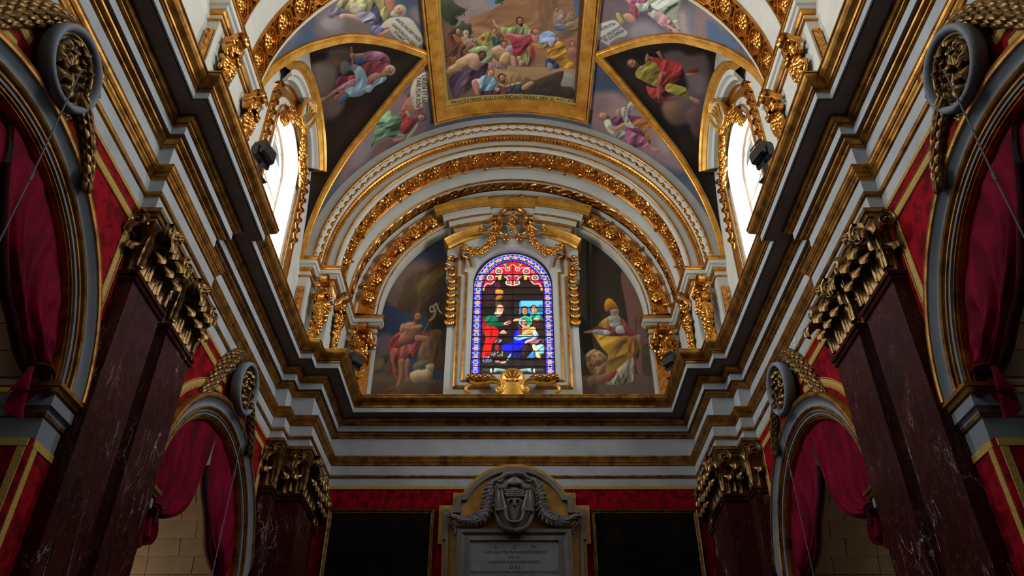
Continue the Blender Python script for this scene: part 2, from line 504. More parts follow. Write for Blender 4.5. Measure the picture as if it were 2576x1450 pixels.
# broad transverse rib with coffers over the near pilasters
RIB = root('trim_2', (0, 9.8, ZC + 5), kind='structure')
RR = 5.23
def rv(name, prof, mat, parent, smooth=False, n=96):
    m = MB(); revolve(m, prof, 0, -90, 90, n, smooth); return part(m, name, mat, parent)
for d in (1, -1):
    y = lambda t: 9.785 + d * t
    rv('outer_fillet', [(RV + .02, y(1.10)), (RR + .03, y(1.10)), (RR, y(1.08)), (RR, y(1.0))], 'vault_white', RIB)
    rv('gilt_bead', [(RR, y(1.0)), (RR - .03, y(.99)), (RR - .03, y(.96)), (RR + .04, y(.95))], 'gilt_molding', RIB)
    rv('coffer_bed', [(RR + .05, y(.97)), (RR + .05, y(.33))], 'gilt_carved', RIB)
    rv('gilt_fillet', [(RR + .05, y(.36)), (RR - .03, y(.35)), (RR - .03, y(.31)), (RR, y(.30))], 'gilt_molding', RIB)
rv('rib_soffit', [(RR, 9.785 + .31), (RR + .05, 9.785 + .25), (RR + .08, 9.785), (RR + .05, 9.785 - .25), (RR, 9.785 - .31)], 'vault_white', RIB, True)

# arch at the end of the nave: bands that step in towards the lunette
ARC = root('trim_3', (0, 17, ZC + 4.6), kind='structure')
rv('outer_band', [(RV + .04, 16.24), (5.19, 16.25)], 'vault_white', ARC, True)
rv('gilt_line', [(5.19, 16.25), (5.19, 16.22), (5.145, 16.22), (5.145, 16.26)], 'gilt_molding', ARC, True)
rv('leaf_band_bed', [(5.145, 16.26), (5.06, 16.27), (5.04, 16.36), (5.02, 16.44), (5.0, 16.50), (4.985, 16.52)], 'vault_white', ARC, True)
rv('egg_band_bed', [(5.0, 16.50), (4.985, 16.49), (4.95, 16.53), (4.92, 16.60), (4.905, 16.66), (4.90, 16.70)], 'gilt_molding', ARC, True)
rv('inner_band', [(4.905, 16.68), (4.70, 16.68)], 'vault_white', ARC, True)
rv('gilt_line', [(4.71, 16.69), (4.71, 16.655), (4.665, 16.655), (4.665, 16.69)], 'gilt_molding', ARC, True)
rv('soffit_edge', [(4.665, 16.68), (4.60, 16.68), (4.55, 16.71), (4.55, 16.74)], 'vault_white', ARC, True)
rv('gilt_fillet', [(4.60, 17.36), (4.55, 17.36), (4.55, 17.40)], 'gilt_molding', ARC, True)
rv('cove', [(4.55, 17.40), (4.55, 17.46), (4.60, 17.47), (4.66, 17.62), (4.64, 17.80), (4.56, 17.92)], 'vault_white', ARC, True)
rv('gilt_line', [(4.56, 17.92), (4.53, 17.92), (4.53, 17.97), (4.56, 17.98)], 'gilt_molding', ARC, True)
rv('soffit_strip', [(4.555, 17.98), (4.555, 18.07)], 'vault_white', ARC, True)
rv('white_line', [(4.55, 18.42), (4.53, 18.42), (4.52, 18.60)], 'vault_white', ARC, True)
rv('gilt_line', [(4.52, 18.60), (4.50, 18.59), (4.455, 18.59), (4.455, 18.62)], 'gilt_molding', ARC, True)
rv('white_line', [(4.455, 18.61), (4.40, 18.64)], 'vault_white', ARC, True)
rv('white_line', [(3.95, 18.68), (3.93, 18.66), (3.865, 18.69), (3.865, 18.72)], 'vault_white', ARC, True)
rv('gilt_line', [(3.865, 18.72), (3.865, 18.69), (3.825, 18.70), (3.825, 18.73)], 'gilt_molding', ARC, True)
rv('white_line', [(3.825, 18.72), (3.77, 18.74), (3.77, 19.05)], 'vault_white', ARC, True)

rv('backing', [(5.6, 16.2), (5.6, 19.06)], 'white_plaster', ARC)
rv('backing', [(4.80, 16.75), (4.80, 19.06)], 'white_plaster', ARC)
rv('backing', [(5.6, 8.6), (5.6, 10.9)], 'white_plaster', RIB)
def relief(mb, prof, n, amp, seed, fa=1.0, mat=0):
    """carved ground: a band whose surface rises and falls in scrolls"""
    prof = dense(prof, 12) if len(prof) == 2 else prof
    k = len(prof); r_ = np.random.RandomState(seed)
    waves = [(r_.uniform(30, 150) * fa, r_.uniform(4, 16), r_.uniform(0, 6.3), r_.uniform(.4, 1)) for _ in range(9)]
    P = []
    for i in range(n + 1):
        a_ = -90 + 180 * i / n; row = []
        for j, (R, y) in enumerate(prof):
            t = j / (k - 1); e = min(1, 6 * t, 6 * (1 - t))
            hgt = sum(A * math.sin(w_ * math.radians(a_) + q * t + p) for w_, q, p, A in waves) / 3
            row.append(vp(R - amp * e * (.5 + .5 * math.tanh(hgt * 1.6)) , a_, y - .3 * amp * e * math.cos(hgt * 2)))
        P.append(row)
    mb.grid(P, mat, True)
for name, prof, sd in (('carved_soffit_band', [(4.585, 16.74), (4.585, 17.36)], 3), ('carved_leaf_band', [(4.585, 18.07), (4.575, 18.42)], 5), ('carved_lunette_band', [(4.40, 18.64), (3.95, 18.70)], 8)):
    m = MB(); relief(m, prof, 620, .055, sd); part(m, name, 'gilt_carved', ARC)

# ---- attic piers and their cornice, on which the arches rest
def attic(name, path, s, inner=None, loc=(0, 0, 0)):
    r_ = root(name, loc, kind='structure')
    def b_(nm, prof, mat):
        m = MB(); sweep(m, path, prof); return part(m, nm, mat, r_, s)
    b_('pier', [(0, 9.9), (0, 12.36)], 'vault_white')
    b_('necking', [(0, 12.36), (-.04, 12.37), (-.045, 12.40), (0, 12.42)], 'gilt_molding')
    b_('frieze', [(0, 12.42), (0, 12.54)], 'vault_white')
    b_('gilt_molding', [(0, 12.54), (-.03, 12.55), (-.06, 12.59), (-.065, 12.62)], 'gilt_molding')
    b_('cornice_soffit', [(-.065, 12.62), (-.09, 12.63), (-.11, 12.67), (-.155, 12.69), (-.16, 12.70), (-.16, 12.80)], 'vault_white')
    b_('cornice_crown', [(-.16, 12.80), (-.175, 12.81), (-.185, 12.85), (-.205, 12.86), (-.205, 12.90), (.6, 12.91)], 'gilt_molding')
    return r_
ATT = {}
for s, k in ((1, 5), (-1, 7)):
    ATT[s, 'near'] = attic('trim_%d' % (k - 1), [(RV, 8.69), (RR, 8.69), (RR, 10.88), (RV, 10.88)], s, loc=(s * 5.3, 9.8, 10))
    ATT[s, 'far'] = attic('trim_%d' % k, [(RV, 16.23), (5.17, 16.23), (5.17, 16.66), (4.645, 16.66), (4.645, 18.90), (3.83, 18.90), (3.83, 19.05)], s, loc=(s * 5, 16.6, 10))

# ---- clerestory windows, one in each lunette
def window_bay(s, n):
    W = root('window_%d' % n, (s * 5.6, YB, 11.2), kind='structure')
    hw, zs, rise, zb = 1.0, 14.2, .85, 10.4
    m = MB(); NA = 40
    op = [(YB - hw, zb)] + [(YB + hw * math.sin(a_), zs + rise * math.cos(a_)) for a_ in np.linspace(-PI / 2, PI / 2, NA + 1)] + [(YB + hw, zb)]
    ou = [(YB - 2.8, zb)] + [(YB + 2.56 * math.sin(a_), max(lun_z(2.56 * math.sin(a_)) + .05, ZC)) for a_ in np.linspace(-PI / 2, PI / 2, NA + 1)] + [(YB + 2.8, zb)]
    m.grid([[(RV, *a_), (RV, *b_)] for a_, b_ in zip(op, ou)], 0, False)
    m.grid([[(RV, YB - 2.8, 9.9), (RV, YB - 2.8, zb)], [(RV, YB + 2.8, 9.9), (RV, YB + 2.8, zb)]], 0, False)
    part(m, 'window_wall', 'vault_white', W, s)
    m = MB(); m.grid([[(RV, *a_), (5.93, *a_)] for a_ in op], 0, False)
    m.grid([[(RV, YB - hw, zb + .01), (RV, YB + hw, zb + .01)], [(5.93, YB - hw, zb + .5), (5.93, YB + hw, zb + .5)]], 0, False)
    part(m, 'reveal', 'reveal_white', W, s)
    # frame bars and panes
    fr = MB()
    path = [(5.86, *p) for p in op]
    fr.tube(path, .04, 6)
    for y in (YB,): fr.box((5.84, y - .018, zb), (5.88, y + .018, zs + rise))
    rows = [10.9, 12.0, 12.7, 13.4, 14.2, 14.75]
    for z in rows:
        e = hw if z <= zs else hw * math.sqrt(max(0, 1 - ((z - zs) / rise) ** 2))
        t = .035 if z in (12.0, 13.4) else .014
        fr.box((5.85, YB - e, z - t), (5.88, YB + e, z + t))
    part(fr, 'glazing_bars', 'muntin', W, s)
    lv = [zb] + rows + [zs + rise]
    for a_, b_ in zip(lv, lv[1:]):
        for d in (-1, 1):
            pts = []
            zz = np.linspace(a_, b_, 6 if a_ >= zs else 2)
            ed = [(hw if z <= zs else hw * math.sqrt(max(0, 1 - ((z - zs) / rise) ** 2))) for z in zz]
            g = MB(); g.grid([[(5.90, YB + d * .02, z), (5.90, YB + d * max(.021, e), z)] for z, e in zip(zz, ed)], 0, False)
            part(g, 'pane', 'window_glass', W, s)
    # curved hood over the window, ends cut off
    HY, HR = YB, 2.05
    hz = 16.33 - HR
    a_end = math.asin(1.78 / HR)
    def hood(prof, name, mat, smooth=False):
        m = MB(); P = [[(X, HY + (HR + r_) * math.sin(a_), hz + (HR + r_) * math.cos(a_)) for X, r_ in prof] for a_ in np.linspace(-a_end, a_end, 41)]
        m.grid(P, 0, smooth)
        for row in (P[0], P[-1]): m.add(row, [tuple(range(len(row)))])
        return part(m, name, mat, W, s)
    hood([(5.45, .02), (5.0, .02), (4.98, 0), (5.03, -.04), (5.06, -.10), (5.12, -.14), (5.14, -.17), (5.18, -.18)], 'hood_crown', 'gilt_flat')
    hood([(5.16, -.175), (5.16, -.30), (5.24, -.33), (5.28, -.42), (5.45, -.43)], 'hood_corona', 'vault_white')
    hood([(5.45, -.50), (5.36, -.51), (5.34, -.55), (5.38, -.57), (5.45, -.57)], 'hood_line', 'gilt_molding')
    # gilt border of the opening
    def border(name, w0, w1, X0, mat, z0=zb):
        m = MB(); P = []
        seq = [(-1, z0)] + [(math.sin(a_), None) for a_ in np.linspace(-PI / 2, PI / 2, 33)] + [(1, z0)]
        seq_a = [None] + list(np.linspace(-PI / 2, PI / 2, 33)) + [None]
        for (q, z), a_ in zip(seq, seq_a):
            row = []
            for w_, X in ((w0, RV), (w0, X0), (w1, X0), (w1, RV)):
                y = YB + (hw + w_) * q
                zz = z if z is not None else zs + (rise + w_) * math.cos(a_)
                row.append((X, y, zz))
            P.append(row)
        m.grid(P, 0, False); return part(m, name, mat, W, s)
    border('opening_edge', .14, .19, 5.41, 'gilt_molding')
    border('gilt_border', .36, .58, 5.42, 'gilt_molding')
    border('border_line', .64, .68, 5.40, 'gilt_molding')
    return W
WIN = {1: window_bay(1, 1), -1: window_bay(-1, 2)}

# ---- archivolts of the side arches
def archivolt(s, yc, n, key):
    A_ = root('trim_%d' % n, (s * 5.3, yc, AZ), kind='structure')
    def ring(name, prof, mat, smooth=True):
        m = MB()
        m.grid([[(X, yc + r_ * math.sin(a_), AZ + r_ * math.cos(a_)) for r_, X in prof] for a_ in np.linspace(-1.49, 1.49, 65)], 0, smooth)
        return part(m, name, mat, A_, s)
    ring('outer_molding', [(2.71, 5.39), (2.71, 5.20), (2.66, 5.19), (2.63, 5.20), (2.63, 5.24)], 'gilt_cornice', False)
    ring('cavetto', [(2.63, 5.22), (2.60, 5.25), (2.57, 5.29), (2.53, 5.31), (2.49, 5.31), (2.47, 5.29)], 'grey_paint')
    ring('gilt_line', [(2.475, 5.31), (2.47, 5.27), (2.45, 5.265), (2.43, 5.28), (2.43, 5.33)], 'gilt_cornice', False)
    ring('fascia', [(2.43, 5.32), (2.39, 5.325)], 'grey_paint', False)
    ring('inner_bead', [(2.39, 5.34), (2.39, 5.305), (2.365, 5.305), (2.36, 5.34)], 'gilt_cornice', False)
    ring('inner_fascia', [(2.36, 5.33), (2.325, 5.335), (2.32, 5.36)], 'grey_paint', False)
    ring('inner_molding', [(2.32, 5.36), (2.295, 5.36), (2.29, 5.39), (2.27, 5.39), (2.265, 5.42), (2.25, 5.42)], 'gilt_cornice', False)
    ring('soffit', [(2.25, 5.41), (2.245, 5.62), (2.32, 5.62)], 'gilt_cornice', False)
    # imposts on which the arch stands
    for e in (-1, 1):
        ye = yc + e * (AR + .02)
        yo = yc + e * 2.72
        if e > 0: path = [(7.2, ye), (5.37, ye), (5.37, yo)]
        else: path = [(5.37, yo), (5.37, ye), (7.2, ye)]
        for name, prof, mat in (('impost_crown', [(.05, AZ + .22), (-.16, AZ + .21), (-.16, AZ + .16), (-.13, AZ + .15), (-.11, AZ + .10), (-.08, AZ + .08)], 'gilt_cornice'),
                                ('impost_corona', [(-.08, AZ + .08), (-.085, AZ - .06), (-.05, AZ - .07), (-.03, AZ - .11), (-.03, AZ - .12)], 'grey_paint'),
                                ('impost_bed', [(-.03, AZ - .12), (-.03, AZ - .17), (.0, AZ - .18)], 'gilt_old'),
                                ('impost_neck', [(-.005, AZ - .18), (-.005, AZ - .45)], 'grey_paint')):
            m = MB(); sweep(m, path, prof); part(m, name, mat, A_, s)
    return A_
k = 8
for s in (1, -1):
    for key, yc in AY.items():
        archivolt(s, yc, k, key); k += 1
# ================================================================== ORNAMENT
def leaf_mesh(name, wd, ht, curl=.32, lobes=4, mat='gilt_carved', nu=10, nv=8):
    """acanthus leaf: local X away from the wall, Y across, Z up; the tip curls over"""
    m = MB(); P = []
    for i in range(nu + 1):
        t = i / nu
        if t < .5: x, z = .03 * ht + .24 * ht * t * t, ht * t * 1.5
        else:
            q = (t - .5) / .5 * PI * 1.12; r_ = curl * ht * .5
            x, z = .09 * ht + r_ * (1 - math.cos(q)), ht * .75 + r_ * math.sin(q)
        wv = wd * (.50 + .56 * math.sin(PI * min(1, t * .85))) * (1 + .12 * math.sin(t * lobes * 2 * PI)) * (1 if t < .8 else 1 - (t - .8) * 2.6)
        row = []
        for j in range(nv + 1):
            v = -1 + 2 * j / nv
            rb = .022 * ht * math.cos(v * PI * 3) + .05 * ht * math.exp(-9 * v * v)
            row.append((x + rb - .16 * wd * v * v, wv * .5 * v, z - .05 * ht * abs(v) * t))
        P.append(row)
    m.grid(P, 0, True)
    return m.mesh(name, mat)
def rosette_mesh(name, R, mat='gilt_carved', n1=7, n2=6, depth=.35):
    """flower facing local +X"""
    m = MB()
    for ring, (n, r0, r1, lift, ph) in enumerate(((n1, .18, 1.0, .0, 0), (n2, .10, .62, .5, .4))):
        for k in range(n):
            a_ = 2 * PI * k / n + ph; hw_ = PI / n * 1.12; P = []
            for i in range(4):
                t = i / 3; r_ = R * (r0 + (r1 - r0) * t); row = []
                for j in range(4):
                    v = -1 + 2 * j / 3
                    b_ = a_ + hw_ * v * (.75 + .35 * math.sin(PI * t)) * (1 if i < 3 else .55)
                    x = R * depth * (.35 + lift * .9 + .55 * math.sin(PI * t * .8) - .22 * v * v - (.35 * t ** 3))
                    row.append((x, r_ * math.cos(b_), r_ * math.sin(b_)))
                P.append(row)
            m.grid(P, 0, True)
    m.ellipsoid((R * depth * .95, 0, 0), (R * .16, R * .2, R * .2), 7, 5)
    return m.mesh(name, mat)
def volute_mesh(name, R, thick=.12, turns=2.3, mat='gilt_old', flip=1):
    """spiral scroll facing local +X, in the YZ plane"""
    m = MB(); P = []; n = int(turns * 14)
    for i in range(n + 1):
        th = i / 14 * 2 * PI; r_ = R * math.exp(-.135 * th) ; c, s_ = math.cos(PI / 2 + flip * th), math.sin(PI / 2 + flip * th)
        wd = r_ * .26; row = []
        for dx, dr in ((-thick, wd * .5), (thick * .55, wd * .5), (thick, 0), (thick * .55, -wd * .6), (-thick * .2, -wd * .7)):
            row.append((dx, (r_ + dr) * c, (r_ + dr) * s_))
        P.append(row)
    m.grid(P, 0, True)
    n = 18
    m.add([(thick * .05, R * .93 * math.cos(2 * PI * k / n), R * .93 * math.sin(2 * PI * k / n)) for k in range(n)], [tuple(range(n))])
    m.ellipsoid((thick * .7, 0, 0), (thick * .6, R * .16, R * .16), 7, 5)
    return m.mesh(name, mat)
def pod_mesh(name, L, r_, mat='gilt_old'):
    m = MB(); m.ellipsoid((0, 0, 0), (r_ * .7, r_, L * .5), 6, 5)
    return m.mesh(name, mat)
def frame_M(loc, out, up=(0, 0, 1)):
    X = Vector(out).normalized(); Z = Vector(up); Y = Z.cross(X)
    if Y.length < 1e-4: Y = Vector((0, 1, 0))
    Y.normalize(); Z = X.cross(Y)
    return Matrix(((X.x, Y.x, Z.x, loc[0]), (X.y, Y.y, Z.y, loc[1]), (X.z, Y.z, Z.z, loc[2]), (0, 0, 0, 1)))
def rotX(a_): return Matrix.Rotation(a_, 4, 'X')

# ---- rosettes, leaves and eggs on the arches
ros = rosette_mesh('rosette', .235); ros2 = rosette_mesh('rosette', .205, n1=6, n2=5); ros3 = rosette_mesh('rosette', .225, n1=8, n2=6)
lf = leaf_mesh('leaf', .13, .20, .4, 3, nu=5, nv=4); lf2 = leaf_mesh('leaf_tongue', .27, .20, .25, 2, nu=5, nv=5)
for i in range(23):                                        # soffit of the end arch
    a_ = -86.5 + 173 * (i + .5) / 23
    p = vp(4.575, a_, 17.05); o_ = (-math.sin(math.radians(a_)), 0, -math.cos(math.radians(a_)))
    obj('rosette', ros, ARC, frame_M(p, o_, (0, 1, 0)) @ rotX(i * .7))
    for d, yy in ((-2.6, 16.86), (-2.6, 17.24), (-3.9, 17.05), (2.4, 16.92)):
        a2 = a_ + d; p = vp(4.565, a2, yy); o_ = (-math.sin(math.radians(a2)), 0, -math.cos(math.radians(a2)))
        obj('leaf', lf, ARC, frame_M(p, o_, (0, 1, 0)) @ rotX(rng.uniform(-2.6, 2.6)))
for i in range(19):                                        # splayed band round the lunette
    a_ = -87 + 174 * (i + .5) / 19; n_ = Vector((-math.sin(math.radians(a_)) * .45, -.89, -math.cos(math.radians(a_)) * .45))
    obj('rosette', ros2, ARC, frame_M(vp(4.17, a_, 18.56), n_) @ rotX(i))
    for d, R in ((4.2, 4.26), (4.7, 4.08), (-3.2, 4.08)):
        obj('leaf', lf, ARC, frame_M(vp(R, a_ + d, 18.57), n_) @ rotX(rng.uniform(-2.6, 2.6)))
for i in range(46):                                        # running leaf band
    a_ = -88 + 176 * (i + .5) / 46; p = vp(4.57, a_, 18.22); o_ = (-math.sin(math.radians(a_)), 0, -math.cos(math.radians(a_)))
    obj('leaf', lf, ARC, frame_M(p, o_, (0, 1, 0)) @ rotX((-1.2 if i % 2 else 1.2)))
for i in range(58):                                        # tongue leaves of the outer moulding
    a_ = -88.5 + 177 * (i + .5) / 58; r_ = math.radians(a_)
    n_ = Vector((-math.sin(r_) * .5, -.86, -math.cos(r_) * .5))
    obj('leaf_tongue', lf2, ARC, frame_M(vp(5.13, a_, 16.26), n_, (-math.sin(r_), .3, -math.cos(r_))))
m = MB()
for i in range(150):                                       # egg and dart
    a_ = -89 + 178 * (i + .5) / 150; r_ = math.radians(a_)
    M3 = frame_M((0, 0, 0), (-math.sin(r_) * .6, -.8, -math.cos(r_) * .6), (-math.sin(r_), .6, -math.cos(r_))).to_3x3()
    m.ellipsoid(vp(4.945, a_, 16.565), (.028, .036, .058), 5, 4, 0, M3)
    m.ellipsoid(vp(4.945, a_ + .6, 16.565), (.02, .008, .06), 4, 3, 0, M3)
tag(part(m, 'egg_and_dart', 'gilt_carved', ARC), kind='stuff')
# coffers of the transverse rib
cof = MB()
n = 8
for (r0, r1, h) in ((.30, .255, .075), (.245, .225, .05)):
    P = []
    for k in range(n + 1):
        b_ = 2 * PI * (k + .5) / n
        P.append([(0, r0 * math.cos(b_), r0 * 1.08 * math.sin(b_)), (h, r0 * .985 * math.cos(b_), r0 * 1.06 * math.sin(b_)), (h, r1 * math.cos(b_), r1 * 1.08 * math.sin(b_)), (0, r1 * .97 * math.cos(b_), r1 * 1.05 * math.sin(b_))])
    cof.grid(P, 0, False)
cof = cof.mesh('coffer', 'gilt_carved')
bar = MB(); bar.box((0, -.02, -.085), (.06, .02, .085)); bar.box((0, -.085, -.02), (.06, .085, .02)); bar = bar.mesh('cross_piece', 'gilt_carved')
for d in (.645, -.645):
    for i in range(24):
        a_ = -87 + 174 * (i + .5) / 24; r_ = math.radians(a_)
        M_ = frame_M(vp(RR + .05, a_, 9.785 + d), (-math.sin(r_), 0, -math.cos(r_)), (0, 1, 0))
        c_ = obj('coffer', cof, RIB, M_); obj('rosette', ros3, c_, Matrix.Scale(.86, 4))
        for e in (.235, -.235):
            a2 = a_ + 3.65; r2 = math.radians(a2)
            obj('cross_piece', bar, RIB, frame_M(vp(RR + .045, a2, 9.785 + d + e), (-math.sin(r2), 0, -math.cos(r2)), (0, 1, 0)) @ rotX(PI / 4))

# ---- pilasters of faux marble with gilded Corinthian capitals
cl1 = leaf_mesh('acanthus_leaf', .33, .36, .62, 4, 'gilt_old', 12, 10); cl2 = leaf_mesh('acanthus_leaf', .33, .60, .44, 5, 'gilt_old', 12, 10)
clc = leaf_mesh('acanthus_leaf', .30, .62, .50, 5, 'gilt_old', 12, 10)
vol_a = volute_mesh('volute', .165, .07, 2.4, flip=1); vol_b = volute_mesh('volute', .165, .07, 2.4, flip=-1)
flo = rosette_mesh('fleuron', .13, 'gilt_old', 8, 5, .7)
bead = MB()
for k in range(7): bead.ellipsoid((0, (k - 3) * .06, -.02 * abs(k - 3) ** 1.3), (.02, .03, .035), 6, 4)
bead = bead.mesh('bead_string', 'gilt_old')
def shaft(path, s, parent):
    m = MB(); sweep(m, path, [(0, -1.6), (0, 6.56)]); part(m, 'shaft', 'red_marble', parent, s)
    m = MB(); sweep(m, path, [(0, 6.55), (-.03, 6.57), (-.042, 6.60), (-.03, 6.63), (-.012, 6.64), (-.05, 6.655), (-.058, 6.69), (-.05, 6.72), (.05, 6.75)]); part(m, 'astragal', 'red_marble', parent, s)
def capital(path, faces, s, parent):
    """path: footprint seen from above; faces: (x, y, outward, width, leaves across, volutes)"""
    m = MB()
    prof = [(.03, 6.74), (.035, 7.0), (.03, 7.3), (.0, 7.5), (-.05, 7.60), (-.05, 7.64), (.05, 7.645)]
    sweep(m, path, prof, 0, False)
    C_ = part(m, 'capital', 'gilt_old', parent, s)
    m = MB(); sweep(m, path, [(.02, 7.60), (-.07, 7.66), (-.08, 7.70), (-.095, 7.72), (-.11, 7.725), (-.11, 7.80), (.1, 7.815)]); part(m, 'abacus', 'gilt_old', C_, s)
    for (x, y, out, wd, nl, vols) in faces:
        ox, oy = out; ln = Vector((-oy, ox, 0))
        def at(t, z, d=0):
            p = Vector((x, y, z)) + ln * t + Vector((ox, oy, 0)) * d
            return Vector((s * p.x, p.y, p.z)), Vector((s * ox, oy, 0))
        def put(nm, me, t, z, d=0, ang=0):
            p, o_ = at(t, z, d)
            if ang: o_ = Matrix.Rotation(ang, 3, 'Z') @ o_
            obj(nm, me, C_, frame_M(p, o_))
        for k in range(nl):
            t = (k - (nl - 1) / 2) * wd / nl
            put('acanthus_leaf', cl1, t, 6.74)
        n2 = nl - 1 if nl > 1 else 0
        for k in range(n2):
            t = (k - (n2 - 1) / 2) * wd / nl
            put('acanthus_leaf', cl2, t, 6.78, -.01)
        for e in vols:
            put('acanthus_leaf', clc, e * wd * .46, 6.80, 0, e * .5)
            put('volute', vol_a if e * s > 0 else vol_b, e * (wd * .5 - .08), 7.47, .20, e * .2)
        if wd > .6:
            put('fleuron', flo, 0, 7.70, .12)
            put('bead_string', bead, 0, 7.58, .08)
    return C_
def pilaster(name, label, path, faces, s, loc, group=None):
    r_ = root(name, loc, label, 'pilaster', group)
    shaft(path, s, r_); capital(path, faces, s, r_)
    return r_
for s, sd in ((-1, 'left'), (1, 'right')):
    for y0, y1, lb in ((8.70, 9.67, 'red marble pilaster with gilded capital next to the large near arch, %s wall'),
                       (10.0, 10.98, 'red marble pilaster with gilded capital next to the small far arch, %s wall')):
        path = [(5.38, y0), (5.15, y0), (5.15, y1), (5.38, y1)]
        faces = [(5.15, (y0 + y1) / 2, (-1, 0), .97, 3, (-1, 1)), (5.27, y0, (0, -1), .24, 1, (-1,)), (5.27, y1, (0, 1), .24, 1, ())]
        pilaster('marble_pilaster', lb % sd, path, faces, s, (s * 5.27, (y0 + y1) / 2, -1.6))
    path = [(5.38, 16.13), (5.09, 16.13), (5.09, 16.56), (4.565, 16.56), (4.565, 17.78), (4.69, 17.78), (4.69, 18.76)]
    faces = [(5.24, 16.13, (0, -1), .30, 1, (-1,)), (4.83, 16.56, (0, -1), .53, 2, (-1,)), (4.565, 17.17, (-1, 0), 1.2, 4, (1, -1)), (4.69, 18.3, (-1, 0), .9, 3, (-1,)), (5.09, 16.34, (-1, 0), .36, 1, ())]
    pilaster('corner_pilaster', 'stepped dark red marble corner pilaster beside the dark painting, %s corner' % sd, path, faces, s, (s * 4.9, 17, -1.6))

# ---- round medallions with leaf garlands over the arches
med_pt = leaf_mesh('petal', .22, .36, .34, 3, 'gilt_old', 10, 8)
pod = pod_mesh('garland_leaf', .19, .046); pod_s = pod_mesh('garland_leaf', .13, .036)
def garland(parent, name, pts, radii, me, n_len, s, jitter=.5, per=6, flat=None):
    """pods laid like scales round a hanging curve"""
    m = MB(); m.tube(pts, [r_ * .75 for r_ in radii], 7); g = part(m, name, 'gilt_old', parent)
    pts = [Vector(p) for p in pts]
    for i in range(n_len):
        t = (i + .5) / n_len * (len(pts) - 1); k = min(int(t), len(pts) - 2); q = t - k
        p = pts[k].lerp(pts[k + 1], q); r_ = radii[k] * (1 - q) + radii[k + 1] * q
        d = (pts[k + 1] - pts[k]).normalized()
        a_ = d.cross(Vector((1, 0, 0))); a_.normalize(); b_ = d.cross(a_)
        for j in range(per):
            th = 2 * PI * (j + .5 * (i % 2)) / per
            rad = a_ * math.cos(th) + b_ * math.sin(th)
            if rad.x * s > .55: continue            # against the wall
            Z = (d + rad * .38).normalized()
            M_ = frame_M(p + rad * r_ * .85, rad, Z)
            obj('garland_leaf', me, g, M_ @ Matrix.Scale(rng.uniform(.85, 1.2), 4))
    return g
def medallion(s, yc, label, far):
    c = Vector((s * 5.19, yc, 7.62)); r_ = root('medallion', c, label, 'medallion', 'round medallions over the arches')
    tilt = Matrix.Rotation(-s * .06, 3, 'Y')
    def P(a_, rad, d): return c + tilt @ Vector((-s * d, rad * math.cos(a_), rad * math.sin(a_)))
    m = MB(); m.grid([[P(2 * PI * k / 40, rad, d) for rad, d in ((.47, -.06), (.51, .0), (.52, .08), (.508, .135), (.478, .155), (.445, .14), (.425, .10), (.41, .0))] for k in range(41)], 0, True)
    part(m, 'ring', 'grey_paint', r_)
    m = MB(); m.grid([[P(2 * PI * k / 40, rad, d) for rad, d in ((.415, .07), (.40, .08), (.385, .06), (.38, 0))] for k in range(41)], 0, True); part(m, 'gilt_rim', 'gilt_old', r_)
    m = MB(); m.add([P(2 * PI * k / 28, .40, .0) for k in range(28)], [tuple(range(28))]); part(m, 'backing', 'grey_paint', r_)
    for n_, ph, r0, sc in ((9, 0, .05, .90), (7, .3, .03, .56)):
        for q in range(n_):
            b_ = 2 * PI * q / n_ + ph; up = tilt @ Vector((0, math.cos(b_), math.sin(b_)))
            obj('petal', med_pt, r_, frame_M(c + up * r0 + tilt @ Vector((-s * (.0 if sc > .6 else .04), 0, 0)), tilt @ Vector((-s, 0, 0)), up) @ Matrix.Scale(sc, 4))
    m = MB(); m.ellipsoid(c + tilt @ Vector((-s * .10, 0, 0)), (.06, .055, .055), 8, 6); part(m, 'boss', 'gilt_old', r_)
    X = s * 5.32; k = 1.12 if far else 1.0
    # swag on the near side and short drop on the far side, both lying along the arch
    sw = smooth_pts([(.10, 8.26), (-.14, 8.24), (-.40, 8.06), (-.68, 7.72), (-.92, 7.34), (-1.10, 7.00), (-1.25, 6.72)], 3); n_ = len(sw) - 1
    garland(r_, 'swag', [(X, yc + k * a_, z) for a_, z in sw], [.07 + .085 * math.sin(PI * min(1, .12 + i / n_ * .85)) for i in range(n_ + 1)], pod, 24, s, per=8)
    dr = smooth_pts([(.36, 7.46), (.58, 7.36), (.80, 7.18), (.98, 6.97), (1.10, 6.76)], 3); n_ = len(dr) - 1
    garland(r_, 'drop', [(s * 5.17, yc + a_, z) for a_, z in dr], [.125 - .075 * i / n_ for i in range(n_ + 1)], pod, 15, s, per=6)
    hd = [(s * 5.27, yc + .55 * math.cos(a_), 7.62 + .55 * math.sin(a_)) for a_ in np.linspace(1.0, -1.0, 10)]
    garland(r_, 'wreath', hd, [.05] * 10, pod_s, 16, s, per=5)
    m = MB(); P = []
    for t in np.linspace(0, 1, 16):
        y, z = yc + .42 + .13 * math.sin(t * 9), 8.22 - .42 * t + .05 * math.cos(t * 9); x = 5.12 + .05 * math.cos(t * 9)
        P.append([(s * x, y - .05, z + .03), (s * (x - .02), y, z), (s * x, y + .05, z - .03)])
    m.grid(P, 0, True); part(m, 'ribbon', 'gilt_old', r_)
    return c
